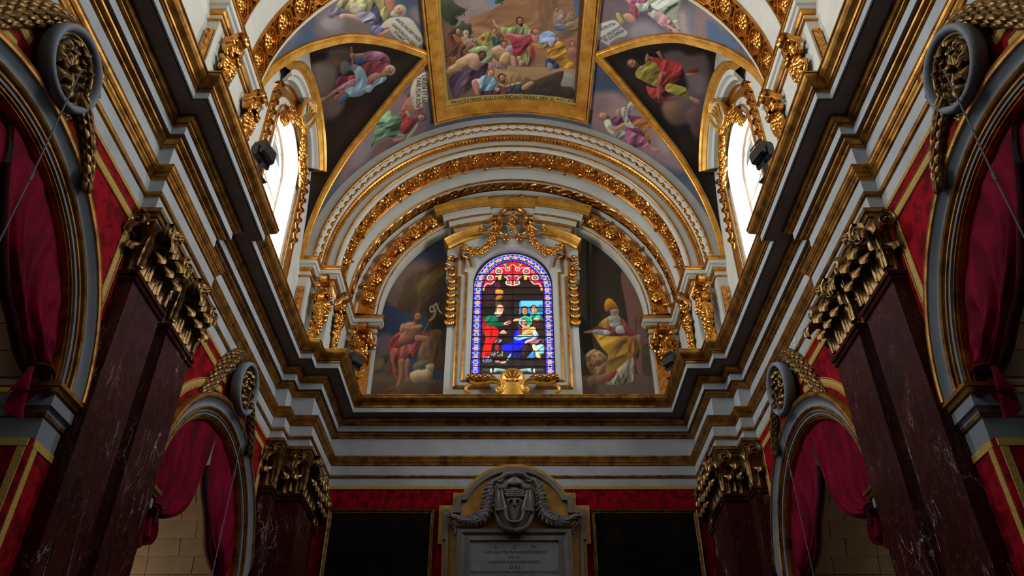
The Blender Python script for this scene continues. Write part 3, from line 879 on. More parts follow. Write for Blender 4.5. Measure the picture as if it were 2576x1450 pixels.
for s, sd in ((-1, 'left'), (1, 'right')):
    for key, yc in AY.items():
        medallion(s, yc + (0 if key == 'near' else .0), ('large grey ringed medallion with gilt flower over the near arch, %s wall' if key == 'near' else 'small grey ringed medallion with gilt flower over the far arch, %s wall') % sd, key == 'far')
        m = MB(); m.tube([(s * 5.02, yc, 7.60), (s * 4.99, yc, 5.9), (s * 4.99, yc, 4.2), (s * 4.99, yc, 2.4), (s * 4.98, yc, .4)], .010 if key == 'near' else .008, 6)
        m.tube([(s * 4.99, yc, 5.92), (s * 4.99, yc, 5.82)], .018, 6)
        tag(part(m, 'hanging_cord', 'rope'), ('thick cord hanging straight down from the large near medallion, %s wall' if key == 'near' else 'thin cord hanging straight down from the small far medallion, %s wall') % sd, 'cord')

# ---- red damask hangings edged with gold braid
def ribbon(mb, path, w_, X, mat=0):
    a_, b_ = offset_path(path, -w_ / 2), offset_path(path, w_ / 2)
    mb.grid([[(X, *p), (X - .012, *p2), (X, *q)] for p, p2, q in zip(a_, path, b_)], mat, False)
def damask(s, yc, e, ye, label, XD=5.37):
    """cloth on the spandrel between the arch crown (yc) and the pilaster edge (ye); e = direction along the nave"""
    r_ = root('damask_hanging', (s * XD, (yc + ye) / 2, 6.5), label, 'wall hanging')
    m = MB(); P = []
    amax = math.asin(min(1, abs(ye - yc) / 2.70)) if abs(ye - yc) < 2.70 else PI / 2
    for k in range(41):
        a_ = amax * k / 40
        y, z = yc + e * 2.69 * math.sin(a_), AZ + 2.69 * math.cos(a_)
        P.append([(XD, y, z + (7.82 - z) * j / 6) for j in range(7)])
    y_last = P[-1][0][1]
    if abs(ye - y_last) > .01:
        P.append([(XD, ye, 4.4 + (7.82 - 4.4) * j / 6) for j in range(7)])
    m.grid(P, 0, False); part(m, 'cloth', 'red_damask', r_, s)
    m = MB(); ribbon(m, [(yc, 7.785), (ye, 7.785)], .07, XD - .008); part(m, 'top_braid', 'gold_braid', r_, s)
    # braid outline: along the top, down beside the pilaster, back along the arch
    pts = [(yc + e * .45, 7.52), (ye - e * .20, 7.52), (ye - e * .20, 5.55)]
    for k in range(15):
        a_ = math.asin(min(.96, (abs(ye - yc) - .32) / 2.88)) * (1 - k / 14)
        q = (yc + e * 2.88 * math.sin(a_), AZ + 2.88 * math.cos(a_))
        if abs(q[0] - yc) < .40: break
        pts.append(q)
    m = MB(); ribbon(m, pts, .115, XD - .010); part(m, 'braid', 'gold_braid', r_, s)
    for w_ in (-.075, .075):
        m = MB(); ribbon(m, offset_path(pts, w_), .016, XD - .012); part(m, 'braid_cord', 'gold_braid', r_, s)
    return r_
for s, sd in ((-1, 'left'), (1, 'right')):
    damask(s, 6.0, 1, 8.70, 'crimson damask with gold braid between near medallion and capital, %s wall' % sd)
    damask(s, 6.0, -1, 3.3, 'crimson damask with gold braid on the near side of the large medallion, %s wall' % sd)
    damask(s, 13.55, 1, 16.13, 'crimson damask with gold braid between far medallion and corner pilaster, %s wall' % sd)
    damask(s, 13.55, -1, 10.98, 'crimson damask with gold braid between red pilaster and far medallion, %s wall' % sd)
    # cloth on the pier below the near arch
    r_ = root('damask_hanging', (s * 5.4, 8.4, 1), 'crimson damask panel with gold corner braid on the pier below the impost, %s side' % sd, 'wall hanging')
    yj = 6.0 + AR
    m = MB(); m.grid([[(7.0, yj - .03, z) for z in (-1.6, 4.0)], [(5.40, yj - .03, z) for z in (-1.6, 4.0)], [(5.365, yj, z) for z in (-1.6, 4.0)], [(5.365, 8.70, z) for z in (-1.6, 4.0)]], 0, False)
    part(m, 'cloth', 'red_damask', r_, s)
    m = MB()
    m.box((5.41, yj - .045, -1.6), (5.50, yj - .03, 3.98)); m.box((5.352, yj + .02, -1.6), (5.367, yj + .11, 3.98))
    m.box((5.40, yj - .050, 3.90), (7.0, yj - .028, 3.992)); m.box((5.348, yj + .005, 3.90), (5.369, 8.70, 3.992))
    part(m, 'braid', 'gold_braid', r_, s)

# ---- velvet curtains drawn back inside the arches
def curtain(s, yc, e, label, C1, C2, tie, X0=5.45, tail=.5, seed=1):
    r_ = root('curtain', (s * X0, yc + e * 1.2, 5), label, 'curtain')
    r2 = random.Random(seed); ph = [r2.uniform(0, 6) for _ in range(8)]
    def fold(q, t):
        w_ = q + .035 * math.sin(5 * t + ph[0]) + .03 * math.sin(9 * q + ph[4])
        return .55 * math.sin(w_ * 31 + ph[1] + 1.5 * math.sin(3 * t + ph[5])) + .45 * math.sin(w_ * 17 + ph[2] + t * 2) + .25 * math.sin(w_ * 63 + ph[3] + 2 * math.sin(4 * t)) + .2 * math.sin(11 * t + 8 * q + ph[6])
    m = MB(); P = []; NS, NT = 84, 40
    for i in range(NS + 1):
        q = i / NS; a_ = q * 1.45; row = []
        p0 = np.array((e * 2.255 * math.sin(a_), AZ + 2.255 * math.cos(a_)))
        k = (1 - q) ** 1.2
        t3 = np.array((tie[0] + .10 * (q - .5), tie[1] + .12 * (q - .5)))
        c1 = k * np.array(C1) + (1 - k) * (p0 * .6 + t3 * .4); c2 = k * np.array(C2) + (1 - k) * (p0 * .25 + t3 * .75 + np.array((0, -.12)))
        for j in range(NT + 1):
            t = j / NT
            y, z = (1 - t) ** 3 * p0 + 3 * t * (1 - t) ** 2 * c1 + 3 * t * t * (1 - t) * c2 + t ** 3 * t3
            amp = .11 * min(1, .08 + 1.4 * t) * (1 - .5 * t)
            row.append((X0 + .02 + amp * fold(q, t) + .05 * min(1, 2 * t) - .05 * math.sin(PI * t) * q, yc + y, z))
        P.append(row)
    m.grid(P, 0, True); part(m, 'cloth', 'curtain_velvet', r_, s)
    # dark lining that turns over along the free edge
    m = MB(); Q = [[(p[0] + dx, p[1] - e * dy, p[2] + dz) for dx, dy, dz in ((0, 0, 0), (.02, .03, -.03), (.09, .04, -.04), (.14, .0, -.01))] for p in P[0][6:]]
    m.grid(Q, 0, True); part(m, 'lining', 'curtain_lining', r_, s)
    # gathered tail below the tie
    m = MB(); T = []
    for i in range(35):
        q = i / 34 - .5; row = []
        for j in range(15):
            t = j / 14; wd = .10 + .34 * t ** .7 * (1 - .45 * t)
            row.append((X0 + .05 + .09 * math.cos(q * 24 + ph[1] + 1.2 * math.sin(3 * t)) * (.3 + t) + .1 * (1 - 4 * q * q), yc + tie[0] + e * .03 * t + q * wd * 2, tie[1] + .04 - tail * t * (1 - .5 * abs(q)) - .10 * t * math.cos(q * 13 + ph[7])))
        T.append(row)
    m.grid(T, 0, True); part(m, 'tail', 'curtain_velvet', r_, s)
    m = MB(); m.tube([(X0 + .14 * math.cos(b_) + .06, yc + tie[0] + .13 * math.sin(b_), tie[1] + .02 * math.sin(2 * b_)) for b_ in np.linspace(0, 2 * PI, 13)], .028, 6, caps=False)
    m.tube([(X0 - .06, yc + tie[0], tie[1]), (X0 - .07, yc + tie[0] + e * .05, tie[1] - .2), (X0 - .07, yc + tie[0] + e * .05, tie[1] - .3)], [.02, .025, .045], 6)
    part(m, 'tie_back', 'curtain_lining', r_, s)
for s, sd in ((-1, 'left'), (1, 'right')):
    curtain(s, 6.0, 1, 'large crimson velvet curtain gathered at the pier in the near arch, %s wall' % sd, (.55, 5.9), (1.05, 4.95), (2.12, 4.80), tail=.62, seed=2)
    curtain(s, 6.0, -1, 'crimson velvet curtain on the near side of the large near arch, %s wall' % sd, (.9, 6.1), (-.8, 4.8), (-2.12, 4.80), tail=.62, seed=4, X0=5.53)
    curtain(s, 13.55, 1, 'crimson velvet curtain half drawn towards the corner in the far arch, %s wall' % sd, (.05, 5.15), (.85, 5.0), (2.12, 4.55), tail=.9, seed=5)
    curtain(s, 13.55, -1, 'crimson velvet curtain half drawn towards the paired pilasters in the far arch, %s wall' % sd, (-.03, 5.0), (-.6, 4.75), (-1.72, 4.60), tail=.6, seed=9)

# ---- gilded scroll brackets with fruit garlands on the attic piers
pod_f = pod_mesh('fruit', .13, .062, 'gilt_carved'); pod_l = pod_mesh('leaf', .20, .06, 'gilt_carved')
br_v = volute_mesh('volute', .17, .16, 2.0, 'gilt_carved', 1); shell = rosette_mesh('shell', .24, 'gilt_carved', 11, 6, .5)
def bracket(loc, out, label, H=1.85, W_=.44):
    r_ = root('scroll_bracket', loc, label, 'bracket')
    M0 = frame_M(loc, out)
    def G(mb): mb.v = [tuple(M0 @ Vector(p)) for p in mb.v]; return mb
    m = MB()                                                # the S-shaped scroll
    prof = [(.20 + .13 * math.cos(t), -.16 + .13 * math.sin(t)) for t in np.linspace(-2.6, 3.4, 15)] + [(.02, -.30), (.04, -.45), (.12, -.58), (.24, -.64), (.30, -.72), (.27, -.82), (.17, -.84), (.14, -.76), (.19, -.72)]
    for dy, wd in ((0, W_ * .42),):
        P = [[(x, -wd / 2, z), (x + .02, -wd / 4, z), (x - .015, 0, z), (x + .02, wd / 4, z), (x, wd / 2, z)] for x, z in prof]
        m.grid(P, 0, True)
    part(G(m), 'scroll', 'gilt_carved', r_)
    for e in (-1, 1):                                       # ribbon ends that curl off the top
        m = MB(); P = []
        for t in np.linspace(0, 1, 10):
            y = e * (W_ * .2 + .22 * t); z = -.30 + .10 * math.sin(t * 5) - .12 * t; x = .10 + .10 * math.sin(t * 4)
            P.append([(x, y, z + .09), (x + .03, y, z), (x, y, z - .09)])
        m.grid(P, 0, True); part(G(m), 'ribbon', 'gilt_carved', r_)
        obj('volute', br_v, r_, M0 @ Matrix.Translation((.12, e * W_ * .36, -.62)) @ Matrix.Scale(.62, 4))
    obj('shell', shell, r_, M0 @ Matrix.Translation((.10, 0, -.98)))
    m = MB(); m.tube([(.06, 0, -.5), (.10, 0, -1.0), (.05, 0, -H)], [.10, .15, .03], 7); g = part(G(m), 'garland', 'gilt_carved', r_)
    k = 0
    while k < 46:
        t = (k + .5) / 46; z = -.42 - (H - .45) * t; hw = W_ * .52 * (math.sin(PI * min(1, .28 + t * .78))) + .03
        y = rng.uniform(-hw, hw); x = .06 + .15 * (1 - (y / (hw + .01)) ** 2) * (1 - .5 * t)
        M_ = M0 @ Matrix.Translation((x, y, z)) @ Matrix.Rotation(rng.uniform(-.9, .9), 4, 'X') @ Matrix.Rotation(rng.uniform(-.5, .5), 4, 'Y')
        obj('fruit' if k % 3 else 'leaf', pod_f if k % 3 else pod_l, g, M_); k += 1
    return r_
for s, sd in ((-1, 'left'), (1, 'right')):
    bracket((s * 5.20, 9.18, 12.62), (-s, 0, 0), 'gilded scroll bracket with fruit above the pilaster beside the near arch, %s attic' % sd)
    bracket((s * 5.20, 10.49, 12.62), (-s, 0, 0), 'gilded scroll bracket with fruit beside the bright window, %s attic' % sd)
    bracket((s * 4.82, 16.64, 12.60), (0, -1, 0), 'gilded scroll bracket with leaves on the stepped corner pier facing the nave, %s corner' % sd)
    bracket((s * 4.63, 17.25, 12.60), (-s, 0, 0), 'gilded scroll bracket with leaves on the side of the stepped corner pier, %s corner' % sd)
    bracket((s * 4.20, 18.88, 12.62), (0, -1, 0), 'gilded scroll bracket beside the mural and behind the black floodlight, %s corner' % sd, 1.2, .7)

# gilt relief panels on the attic piers
def relief_panel(name, parent, o_, ex, ez, wd, ht, seed, border=.06):
    o_, ex, ez = Vector(o_), Vector(ex), Vector(ez); nx = ex.cross(ez).normalized(); rs = np.random.RandomState(seed); ph = rs.uniform(0, 6, 6)
    m = MB(); P = []
    nu, nv = max(6, int(wd / .028)), max(8, int(ht / .028))
    for i in range(nu + 1):
        row = []
        for j in range(nv + 1):
            u, v = i / nu, j / nv
            ed = min(1, 8 * u, 8 * (1 - u), 8 * v * ht / wd, 8 * (1 - v) * ht / wd)
            h = math.sin(11 * v * ht + 4 * math.sin(7 * u * wd / .3 + ph[0])) * math.cos(9 * u * wd / .25 + 3 * math.sin(8 * v * ht + ph[1])) + .5 * math.sin(40 * (u * wd + v * ht) + ph[2])
            row.append(o_ + ex * (u * wd) + ez * (v * ht) + nx * (-.01 - .045 * ed * (.5 + .5 * math.tanh(1.5 * h)) * -1 - .02))
        P.append(row)
    m.grid(P, 0, True); part(m, name, 'gilt_carved', parent)
    m = MB()
    for a_, b_ in (((0, 0), (wd, 0)), ((wd, 0), (wd, ht)), ((wd, ht), (0, ht)), ((0, ht), (0, 0))):
        p, q = o_ + ex * a_[0] + ez * a_[1] + nx * .02, o_ + ex * b_[0] + ez * b_[1] + nx * .02
        m.tube([p, q], border * .5, 4)
    part(m, 'panel_frame', 'gilt_molding', parent)
for s in (1, -1):
    A_ = ATT[s, 'far']
    x0 = (5.42, 5.06, 4.52)
    relief_panel('relief_panel', A_, (5.40 if s > 0 else -5.24, 16.22, 10.3), (-1 if s > 0 else -1, 0, 0), (0, 0, 1), .16, 1.75, 4, .04)
    relief_panel('relief_panel', A_, (s * 5.04 if s > 0 else -4.90 + .0, 16.65, 10.3), (-1, 0, 0), (0, 0, 1), .16, 1.75, 6, .04)
    relief_panel('relief_panel', A_, (4.46 if s > 0 else -3.94, 18.88, 10.2), (-1, 0, 0), (0, 0, 1), .52, 1.55, 9)
    relief_panel('relief_panel', ATT[s, 'near'], (s * 5.42 if s > 0 else -5.26, 8.68, 10.3), (-1, 0, 0), (0, 0, 1), .14, 1.8, 11, .04)

# gilt dressing of the clerestory windows: keystone scroll, cartouches, leaf drops, leaf border
wl = leaf_mesh('leaf', .17, .24, .35, 3, nu=5, nv=4)
cart_v = volute_mesh('volute', .24, .08, 1.4, 'gilt_flat', 1)
husk = leaf_mesh('husk', .22, .30, .4, 4, nu=6, nv=5)
def window_gilding(s, W):
    Y = YB; X = 5.40
    c0 = Vector((s * (X - .24), Y, 15.56)); Mc = frame_M(c0, Vector((-s * .93, -.28, -.22)))
    m = MB()                                                # oval keystone cartouche with a shell
    m.grid([[Mc @ Vector((dx, rr * .80 * math.cos(b_), rr * 1.22 * math.sin(b_))) for rr, dx in ((.30, -.22), (.37, -.06), (.38, .03), (.345, .07), (.31, .06), (.29, .0), (.02, .03))] for b_ in np.linspace(0, 2 * PI, 29)], 0, True, matfn=lambda i, j: 1 if j == 5 else 0)
    part(m, 'cartouche', ['gilt_flat', 'vault_white'], W)
    for q in range(4):
        m = MB(); m.tube([Mc @ Vector((.05, -.10 + .05 * q, -.30)), Mc @ Vector((.05, -.06 + .06 * q, -.06)), Mc @ Vector((.05, -.17 + .11 * q, .20))], [.014, .02, .026], 6); part(m, 'rib', 'gilt_flat', W)
    for e in (-1, 1): obj('volute', cart_v, W, Mc @ Matrix.Translation((.03, e * .14, -.45)) @ Matrix.Scale(.5, 4))
    k = 0
    for e in (-1, 1):
        for q in range(15):                                 # garland over the arch
            t = q / 14; y = Y + e * (.18 + .62 * t); z = 15.32 - .42 * t - .25 * math.sin(PI * t)
            for j in range(2):
                obj('fruit', pod_f, W, Matrix.Translation((s * (X - .10 - .05 * rng.random()), y + rng.uniform(-.05, .05), z + rng.uniform(-.09, .09))) @ Matrix.Rotation(rng.uniform(-1, 1), 4, 'X'))
        for q in range(60):                                 # drop of leaves from the keystone towards the jamb
            t = q / 59; y, z = Y + e * (.50 + .60 * t), 15.10 - 1.05 * t; wv = .06 + .05 * math.sin(PI * (.15 + .8 * t))
            th = rng.uniform(-PI / 2, PI / 2)
            obj('leaf', pod_l, W, Matrix.Translation((s * (X - .04 - wv * math.cos(th)), y + wv * math.sin(th), z)) @ Matrix.Rotation(-e * .45 + rng.uniform(-.35, .35), 4, 'X') @ Matrix.Rotation(s * .35, 4, 'Y'))
        for q in range(15):                                 # leaf border of the lower wall
            obj('leaf', wl, W, frame_M((s * (X + .01), Y + e * 1.55, 14.75 - .165 * q), (-s, -.3, 0), (0, e * (.4 if q % 2 else -.4), 1)) @ Matrix.Scale(.9, 4))
for s in (1, -1): window_gilding(s, WIN[s])

# ---- black floodlights standing on the cornice
def floodlight(loc, yaw, label, k=1.0):
    r_ = root('floodlight', loc, label, 'floodlight'); M0 = Matrix.Translation(loc) @ Matrix.Rotation(yaw, 4, 'Z')
    def G(mb): mb.v = [tuple(M0 @ (Vector(p) * k)) for p in mb.v]; return mb
    m = MB(); P = [[(x, d, z) for x, z in ((-.16, .10), (-.18, .30), (-.12, .42), (.13, .44), (.17, .38), (.16, .12), (.12, .08), (-.12, .08), (-.16, .10))] for d in (-.20, -.18, .18, .20)]
    for i in (0, 3): P[i] = [(x * .93, y_, .26 + (z - .26) * .93) for x, y_, z in P[i]]
    m.grid(P, 0, False)
    for r in (P[0], P[-1]): m.add(r[:-1], [tuple(range(8))])
    part(G(m), 'housing', 'black_metal', r_)
    m = MB(); m.box((-.03, -.23, .0), (.03, -.21, .30)); m.box((-.03, .21, .0), (.03, .23, .30)); m.box((-.03, -.23, 0), (.03, .23, .03)); part(G(m), 'yoke', 'black_metal', r_)
    m = MB()
    st = loc[2] - 10.03
    if st > .05:
        p_ = MB(); p_.box((-.04, -.04, -st / k), (.04, .04, .0)); p_.box((-.12, -.16, -st / k), (.12, .16, -st / k + .03)); part(G(p_), 'stand', 'black_metal', r_)
    for q in range(5): m.box((-.14 + .055 * q, -.17, .43), (-.125 + .055 * q, .17, .465))
    part(G(m), 'cooling_fins', 'black_metal', r_)
for s, sd in ((-1, 'left'), (1, 'right')):
    floodlight((s * 4.54, 10.30, 10.44), .3 * s, 'glossy black floodlight on the cornice below the bright window, %s side' % sd, .9)
    floodlight((s * 3.97, 17.3, 10.32), .6 * s, 'black floodlight on the cornice in the %s corner beside the mural' % sd, .85)
# ================================================================== END WALL
def Y3(u, v, y): p = on_y(u, v, y); return (float(p[0]), float(p[1]), float(p[2]))

# ---- white and gilt surround of the stained-glass window
AED = root('window_surround', (0, 18.7, 10.5), 'white and gilt window surround with curved pediment, framing the stained glass', 'window surround')
HW, ZSP, RISE, ZB = 1.165, 14.15, 1.27, 10.98
def mir(pts): return [(-x, *r) for x, *r in reversed(pts)]
m = MB()
n = 33
op = [(-HW, ZB)] + [(HW * math.sin(a_), ZSP + RISE * math.cos(a_)) for a_ in np.linspace(-PI / 2, PI / 2, n)] + [(HW, ZB)]
def out_pt(x, z, i, k):
    return None
ou = [(-1.85, ZB)] + [(-1.85, 14.2)] + [(-1.96, 14.2)] + [(-1.96, 15.9)] + [(-1.96 + 3.92 * (i + 1) / (n - 4), 15.9) for i in range(n - 5)] + [(1.96, 15.9), (1.96, 14.2), (1.85, 14.2)] + [(1.85, ZB)]
while len(ou) > len(op): ou.pop(len(ou) // 2)
m.grid([[(a_[0], 18.75, a_[1]), (b_[0], 18.75, b_[1])] for a_, b_ in zip(op, ou)], 0, False)
m.grid([[(x, 18.75, z), (x, 19.02, z)] for x, z in op], 0, False)
m.grid([[(x, 18.75, z), (x, 19.05, z)] for x, z in ou], 0, False)
m.box((-1.85, 18.75, 10.0), (1.85, 19.05, ZB))
m.grid([[(-HW, 18.75, ZB + .002), (HW, 18.75, ZB + .002)], [(-HW, 19.02, ZB + .1), (HW, 19.02, ZB + .1)]], 0, False)
part(m, 'slab', 'vault_white', AED)
def strip_frame(name, pts, w_, y0, y1, mat, parent=AED):
    m = MB()
    for q in (pts, [(-x, z) for x, z in pts]):
        A1, A2 = offset_path(q, -w_ / 2), offset_path(q, w_ / 2)
        m.grid([[(a_[0], y1, a_[1]), (a_[0], y0, a_[1]), ((a_[0] + b_[0]) / 2, y0 - .015, (a_[1] + b_[1]) / 2), (b_[0], y0, b_[1]), (b_[0], y1, b_[1])] for a_, b_ in zip(A1, A2)], 0, False)
    return part(m, name, mat, parent)
strip_frame('outer_gilt_frame', [(.62, 10.58), (1.56, 10.58), (1.56, 14.22), (1.67, 14.22), (1.67, 15.6)], .085, 18.69, 18.75, 'gilt_molding')
strip_frame('inner_gilt_frame', [(.85, 10.78), (1.36, 10.78), (1.36, 14.40), (1.47, 14.40), (1.47, 15.15), (1.30, 15.30), (.9, 15.62), (.5, 15.74), (0.0, 15.78)], .06, 18.71, 18.75, 'gilt_molding')
def arc_pts(R, zt, x0, x1, n=17): return [(x, zt - R + math.sqrt(R * R - x * x)) for x in np.linspace(x0, x1, n)]
def cornice_arc(name, x0, x1, R, zt, prof, mat, parent=AED):
    """profile (r, y) swept along a shallow arc, with closed ends"""
    m = MB(); P = []
    for x, z in arc_pts(R, zt, x0, x1):
        a_ = math.asin(x / R); P.append([(x + r_ * math.sin(a_), y, z + r_ * math.cos(a_)) for r_, y in prof])
    m.grid(P, 0, False)
    for e in (P[0], P[-1]): m.add(e, [tuple(range(len(e)))])
    return part(m, name, mat, parent)
for x0, x1, dy, dr in ((-2.42, -.78, 0, 0), (-.78, .78, .07, -.03), (.78, 2.42, 0, 0)):
    c = lambda pr: [(r_ + dr, y + dy) for r_, y in pr]
    cornice_arc('upper_cornice', x0, x1, 6.6, 17.05, c([(0, 19.0), (0, 18.20), (-.04, 18.19), (-.06, 18.22), (-.12, 18.24), (-.20, 18.30), (-.23, 18.30), (-.25, 18.34), (-.27, 18.36), (-.27, 19.0)]), 'gilt_flat')
    xs = .93
    cornice_arc('corona', x0 * xs, x1 * xs, 6.6, 17.03, c([(-.27, 19.0), (-.27, 18.37), (-.40, 18.37), (-.44, 18.42), (-.50, 18.44), (-.50, 19.0)]), 'vault_white')
    cornice_arc('gilt_line', x0 * .90, x1 * .90, 6.6, 17.03, c([(-.50, 19.0), (-.50, 18.42), (-.54, 18.42), (-.54, 19.0)]), 'gilt_molding')
    cornice_arc('bed', x0 * .88, x1 * .88, 6.6, 17.03, c([(-.54, 19.0), (-.54, 18.47), (-.66, 18.50), (-.70, 18.52), (-.70, 19.0)]), 'vault_white')
    cornice_arc('gilt_line', x0 * .86, x1 * .86, 6.6, 17.03, c([(-.70, 19.0), (-.70, 18.50), (-.78, 18.52), (-.78, 19.0)]), 'gilt_molding')
    cornice_arc('frieze_block', x0 * .84, x1 * .84, 6.6, 17.03, c([(-.78, 19.0), (-.78, 18.58), (-1.25, 18.58), (-1.25, 19.0)]), 'vault_white')
for e in (-1, 1):
    x0, x1 = sorted((e * .98, e * 2.06))
    cornice_arc('broken_cornice', x0, x1, 3.4, 16.12, [(0, 19.0), (0, 18.36), (-.03, 18.35), (-.06, 18.38), (-.12, 18.42), (-.15, 18.46), (-.17, 18.46), (-.22, 18.54), (-.26, 18.58), (-.26, 19.0)], 'gilt_flat')
    m = MB(); m.grid([[(x, 18.66, z - .26), (x, 18.66, z - .75)] for x, z in arc_pts(3.4, 16.12, min(e * .55, e * 1.95), max(e * .55, e * 1.95))], 0, False); part(m, 'spandrel', 'vault_white', AED)

podg = pod_mesh('leaf', .17, .056, 'gilt_carved')
def px_tube(mb, pts, y, rad): mb.tube([Y3(u, v, y if not hasattr(y, '__len__') else y[i]) for i, (u, v) in enumerate(pts)], rad, 7)
def mirror_px(pts): return [(2 * 1289.5 - u, v) for u, v in pts]
for fl in (0, 1):
    g = (lambda q: mirror_px(q)) if fl else (lambda q: q)
    for q, r_ in (([(1288, 527), (1272, 528), (1260, 537), (1253, 550), (1240, 549), (1235, 556), (1240, 563), (1246, 559)], [.07, .075, .07, .06, .055, .045, .04, .05]),
                  ([(1246, 566), (1232, 576), (1212, 581), (1206, 572), (1213, 566), (1220, 571)], .035),
                  ([(1263, 548), (1262, 566), (1254, 578), (1262, 588), (1276, 592), (1278, 602), (1270, 604), (1267, 598)], [.05, .05, .045, .05, .055, .05, .045, .05]),
                  ([(1190, 594), (1215, 590), (1232, 592)], .03)):
        m = MB(); q2 = smooth_pts(g(q), 4); rr = r_ if not hasattr(r_, '__len__') else [float(np.interp(i / (len(q2) - 1), np.linspace(0, 1, len(r_)), r_)) for i in range(len(q2))]
        px_tube(m, q2, 18.42, rr); part(m, 'scroll', 'gilt_carved', AED)
    fe = [(1249, 566), (1246, 583), (1238, 602), (1224, 622), (1206, 634), (1188, 634), (1174, 626), (1166, 620)]
    pts = smooth_pts(g(fe), 3); m = MB(); px_tube(m, pts, 18.52, [.03 + .045 * math.sin(PI * i / (len(pts) - 1)) for i in range(len(pts))]); ga = part(m, 'festoon', 'gilt_carved', AED)
    for i in range(105):
        t = rng.random() * (len(pts) - 1.01); k_ = int(t); u = pts[k_][0] + (pts[k_ + 1][0] - pts[k_][0]) * (t - k_); v = pts[k_][1] + (pts[k_ + 1][1] - pts[k_][1]) * (t - k_)
        wv = 9 * math.sin(PI * (.12 + .8 * t / len(pts)))
        p = Y3(u + rng.uniform(-wv, wv), v + rng.uniform(-wv, wv), 18.46 + .04 * rng.random())
        obj('leaf', podg, ga, Matrix.Translation(p) @ Matrix.Rotation(rng.uniform(-1.5, 1.5), 4, 'Y') @ Matrix.Rotation(rng.uniform(-.5, .5), 4, 'X'))
    for q in ([(1168, 612), (1160, 622), (1156, 640), (1155, 652)], [(1165, 645), (1178, 650), (1183, 660), (1186, 672)], [(1127, 650), (1139, 645), (1137, 655), (1128, 652)], [(1120, 676), (1127, 680), (1139, 676), (1133, 668), (1122, 664)]):
        m = MB(); px_tube(m, smooth_pts(g(q), 3), 18.64, .045); part(m, 'ribbon', 'gilt_carved', AED)
    for k_ in range(8):                                     # drops of bell-shaped leaves on the piers
        v = 694 + k_ * 17.5; u = 1137 - (v - 694) * .055; c_ = Y3(*g([(u, v)])[0], 18.70)
        for d in (-1.6, -.8, 0, .8, 1.6):
            obj('leaf', podg, AED, Matrix.Translation((c_[0] + .052 * d * (.8 + .04 * k_), c_[1] - .05 + .02 * abs(d), c_[2] + .02 * abs(d))) @ Matrix.Rotation(d * .32, 4, 'Y') @ Matrix.Scale(1.15 + .03 * k_, 4))
for k_ in range(22):
    t = k_ / 21; wv = 10 * math.sin(PI * (.25 + .7 * t)); p = Y3(1289 + rng.uniform(-wv, wv), 538 + 46 * t, 18.42)
    obj('leaf', podg, AED, Matrix.Translation(p) @ Matrix.Rotation(rng.uniform(-1, 1), 4, 'Y'))
# shell and acanthus scrolls at the sill
SH = root('shell_ornament', (0, 18.5, 10.1), 'gilded shell with spreading acanthus scrolls at the foot of the stained glass', 'ornament')
c = Vector(Y3(1289, 957, 18.45)); m = MB()
m.grid([[(c.x + rr * math.cos(b_), c.y - d, c.z + rr * math.sin(b_)) for rr, d in ((.34, 0), (.33, .07), (.29, .09), (.25, .05), (.06, -.02))] for b_ in np.linspace(-.9, PI + .9, 33)], 0, True); part(m, 'shell_rim', 'gilt_flat', SH)
for b_ in np.linspace(-.1, PI + .1, 6):
    m = MB(); P = []
    for t in np.linspace(.10, .255, 4): P.append([(c.x + t * math.cos(b_ + d), c.y - .01 - .05 * (1 - abs(d) * 6), c.z + t * math.sin(b_ + d)) for d in (-.15, -.07, 0, .07, .15)])
    m.grid(P, 0, True); part(m, 'shell_rib', 'gilt_carved', SH)
m = MB(); m.ellipsoid((c.x, c.y - .06, c.z - .02), (.07, .06, .06), 8, 6); part(m, 'boss', 'gilt_flat', SH)
m = MB(); P = []
for t in np.linspace(0, 1, 12):
    wv = .25 + .10 * math.sin(t * PI) - .02 * t; P.append([(c.x + wv * q, c.y - .10 * math.cos(q * 1.4) - .02, c.z - .12 - .62 * t) for q in np.linspace(-1, 1, 11)])
m.grid(P, 0, True); part(m, 'bracket', 'gilt_flat', SH)
for fl in (0, 1):
    g = (lambda q: mirror_px(q)) if fl else (lambda q: q)
    for q, r_ in (([(1266, 972), (1262, 984), (1254, 988), (1250, 980), (1256, 975), (1260, 980)], [.09, .08, .07, .06, .05, .06]),
                  ([(1264, 968), (1240, 962), (1215, 966), (1194, 966), (1180, 955), (1184, 945), (1194, 945), (1196, 953)], [.03, .05, .06, .06, .055, .045, .04, .05]),
                  ([(1262, 962), (1240, 953), (1220, 955), (1204, 951)], [.02, .05, .05, .02]),
                  ([(1183, 968), (1174, 974), (1172, 984), (1182, 990)], [.05, .06, .05, .04])):
        m = MB(); q2 = smooth_pts(g(q), 4); px_tube(m, q2, 18.42, [float(np.interp(i / (len(q2) - 1), np.linspace(0, 1, len(r_)), r_)) for i in range(len(q2))]); part(m, 'scroll', 'gilt_flat', SH)
    for k_ in range(6):
        u, v = g([(1252 - 11 * k_, 957 + (2 if k_ % 2 else 0))])[0]; p = Y3(u, v, 18.40)
        obj('leaf', husk, SH, frame_M(p, (0, -1, 0), ((-1 if not fl else 1) * 1.0, 0, .35)) @ Matrix.Scale(.95, 4))

